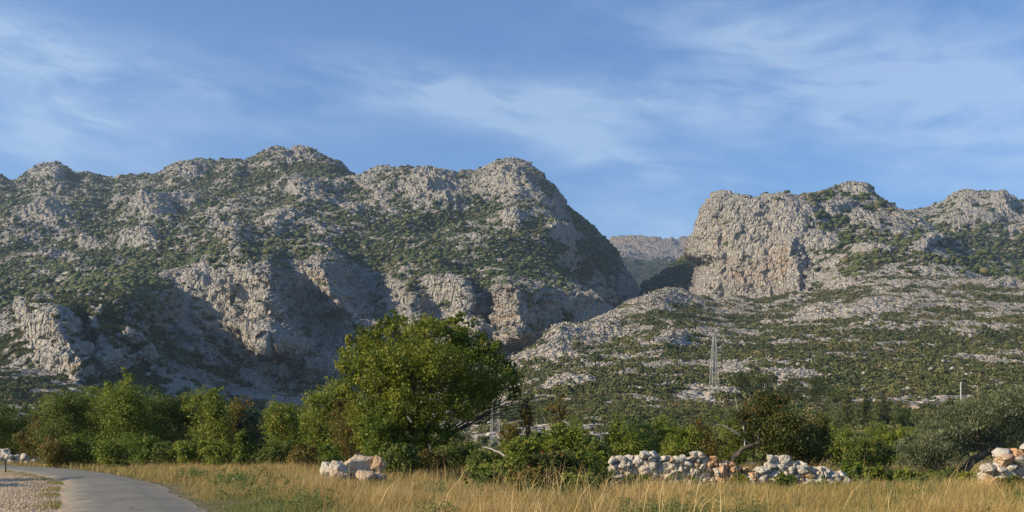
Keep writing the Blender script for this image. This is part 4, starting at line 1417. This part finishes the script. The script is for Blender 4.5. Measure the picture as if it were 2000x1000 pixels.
boulder('grey slanted boulder, leftmost of the boulders in the dry grass', 641, 922, 22, 20, 38.0, 1, M_stone)
boulder('pale upright boulder, second from the left, with a shaded right side', 664, 919, 21, 25, 37.8, 2)
boulder('largest flat topped cream boulder of the group in the dry grass', 702, 912, 33, 26, 38.4, 3)
boulder('rounded pink boulder low in front of the largest boulder', 714, 932, 27, 19, 37.4, 4, M_boulder)
boulder('orange boulder at the right end of the group by the dark bush', 736, 914, 18, 23, 38.3, 5, M_warm)
boulder('small orange boulder at the foot of the right end boulder', 740, 933, 16, 13, 37.6, 6, M_warm)
boulder('low orange boulder below the pale upright one', 655, 935, 24, 14, 37.2, 7, M_warm)
boulder('grey jagged stone beside the bright green shrub right of the long wall', 1684, 935, 15, 14, 37, 8, M_stone, name='stone')
boulder('small pale stone, middle of the loose stones right of the long wall', 1727, 941, 9, 9, 37, 9, M_stone, name='stone')
boulder('pale stone nearest the olive tree among the loose stones', 1746, 938, 8, 9, 37, 10, M_stone, name='stone')
boulder('small white stone under the olive trunk before the right wall', 1900, 944, 9, 6, 36, 11, M_stone, name='stone')

gp_ = ground_under('foothill', 1779, 800)
e = empty('earth_bank', tuple(float(c) for c in gp_), 'small pale orange cut earth bank among trees below the scrub', 'earth bank')
rng = np.random.default_rng(4)
for q, dx in enumerate((-9, 6)):
    k = gp_[1] / F_PX
    mesh_obj(['face', 'ledge'][q], stone_verts(rng, (11 * k, 8 * k, 6 * k), I4, 8, .7) + np.array([dx * k, 0, (2 if q else 3) * k]), I4[1], M_warm, e, smooth_shade=True)

# ------------------------------------------------------------------ pylons, poles, post
m, nt = material('galvanised steel')
tcn = nt.new('ShaderNodeTexCoord')
n1 = nt.noise(tcn.outputs['Object'], 3.0, 3)
finish(nt, nt.mix(n1, (0.42, 0.41, 0.385), (0.52, 0.50, 0.47)), .6, spec=.4)
M_steel = m


def bar(a, b, r):
    return tube([a, (np.array(a) + np.array(b)) / 2, b], [r, r, r], 4)


def pylon(label, base, H, wb, wt, leg_r, tiers):
    e = empty('lattice_pylon', base, label, 'pylon', None, R(14))
    cs = [(-1, -1), (1, -1), (1, 1), (-1, 1)]

    def at(c, t):
        w_ = (wb * (1 - t) + wt * t) / 2
        return np.array([c[0] * w_, c[1] * w_, t * H])
    for c in cs:
        mesh_obj('leg', *bar(at(c, -.02), at(c, 1), leg_r), M_steel, e)
    lev = [0]
    w_ = 1.0
    for q in range(tiers):
        lev.append(lev[-1] + w_)
        w_ *= .93
    lev = np.array(lev) / lev[-1]
    ps = []
    for t0, t1 in zip(lev[:-1], lev[1:]):
        for i in range(4):
            c, d = cs[i], cs[(i + 1) % 4]
            ps.append(bar(at(c, t0), at(d, t1), leg_r * .55))
            ps.append(bar(at(d, t0), at(c, t1), leg_r * .55))
            ps.append(bar(at(c, t1), at(d, t1), leg_r * .55))
    mesh_obj('bracing', *join(ps), M_steel, e)
    arms = []
    for s_ in (-1, 1):
        arms.append(bar((0, 0, H), (s_ * wt * 1.3, 0, H), leg_r * .7))
        arms.append(bar((s_ * wt * .5, 0, H * .965), (s_ * wt * 1.3, 0, H), leg_r * .5))
    mesh_obj('cross_arm', *join(arms), M_steel, e)
    return e


g0 = ground_under('foothill', 1395, 760)
k = float(g0[1]) / F_PX
pylon('slim white lattice pylon standing alone on the scrubby right slope', (float((1395 - 1000) * k), float(g0[1]), float(g0[2])), 103 * k, 15 * k, 5 * k, .38 * k, 12)
Y2 = 150.0
k = Y2 / F_PX
pylon('lower part of a lattice mast showing under the bare right branches of the big tree', ((967 - 1000) * k, Y2, 0.0), 150 * k, 17 * k, 10 * k, .32 * k, 11)

m, nt = material('pole concrete')
finish(nt, (0.36, 0.345, 0.31), .8)
M_conc = m
m, nt = material('pole wood')
finish(nt, (0.30, 0.19, 0.11), .85)
M_pole = m
for px, top, Y, r_, mt, label in ((1877, 748, 120.0, .11, M_conc, 'pale concrete pole rising behind the olive tree'), (1910, 755, 128.0, .11, M_pole, 'thin brown wooden pole right of the pale pole')):
    x, y, z = spot(px, top, Y)
    e = empty('utility_pole', (x, y, 0), label, 'pole')
    mesh_obj('shaft', *tube([(0, 0, -.3), (0, 0, z * .5), (0, 0, z)], [r_ * 1.35, r_ * 1.1, r_ * .85], 10), mt, e, smooth_shade=True)
    mesh_obj('cap', *tube([(0, 0, z), (0, 0, z + .04), (0, 0, z + .12), (0, 0, z + .14)], [r_ * .95, r_ * 1.0, r_ * .6, .01], 10), mt, e, smooth_shade=True)

m, nt = material('dark post paint')
finish(nt, (0.05, 0.048, 0.045), .7)
x, y, z = spot(11, 922, 55.0)
e = empty('marker_post', (x, y, 0), 'thin dark post standing in the gravel at the left edge', 'post')
mesh_obj('shaft', *tube([(0, 0, -.1), (0, 0, .35), (0, 0, .62)], [.045, .04, .035], 8), m, e)
mesh_obj('cap', *tube([(0, 0, .62), (0, 0, .63), (0, 0, .68), (0, 0, .69)], [.036, .055, .05, .01], 8), m, e)

# a pale fallen branch in the thicket
a, b = np.array(spot(944, 873, 43.5)), np.array(spot(986, 891, 43.0))
rng = np.random.default_rng(2)
ps = [tube(bend(a, b, rng, 8, .04), np.linspace(.022, .045, 8), 6)]
ps.append(tube(bend((a + b) / 2, (a + b) / 2 + np.array([-.25, .1, .3]), rng, 5, .05), np.linspace(.02, .008, 5), 5))
v, f = join(ps)
o = mesh_obj('dead_branch', v, f, M_dead, smooth_shade=True)
tag(o, 'pale bare branch lying in the low bushes right of the big tree', 'branch')

# ------------------------------------------------------------------ air between here and the mountains
m = bpy.data.materials.new('haze')
m.use_nodes = True
nt = Nodes(m.node_tree)
vol = nt.new('ShaderNodeVolumePrincipled')
vol.inputs['Color'].default_value = (0.62, 0.80, 1.0, 1)
vol.inputs['Density'].default_value = 5.5e-5
vol.inputs['Anisotropy'].default_value = 0.2
out = nt.new('ShaderNodeOutputMaterial')
nt.link(vol.outputs[0], out.inputs['Volume'])
x0, x1, y0, y1, z0, z1 = -9200, 9200, -600, 9600, -4.0, 1700.0
hv = [(x, y, z) for x in (x0, x1) for y in (y0, y1) for z in (z0, z1)]
hf = [(0, 1, 3, 2), (4, 6, 7, 5), (0, 4, 5, 1), (2, 3, 7, 6), (0, 2, 6, 4), (1, 5, 7, 3)]
o = mesh_obj('haze', hv, np.array(hf), m)
stuff(o, 'thin blue haze in the air over the mountains', 'haze')
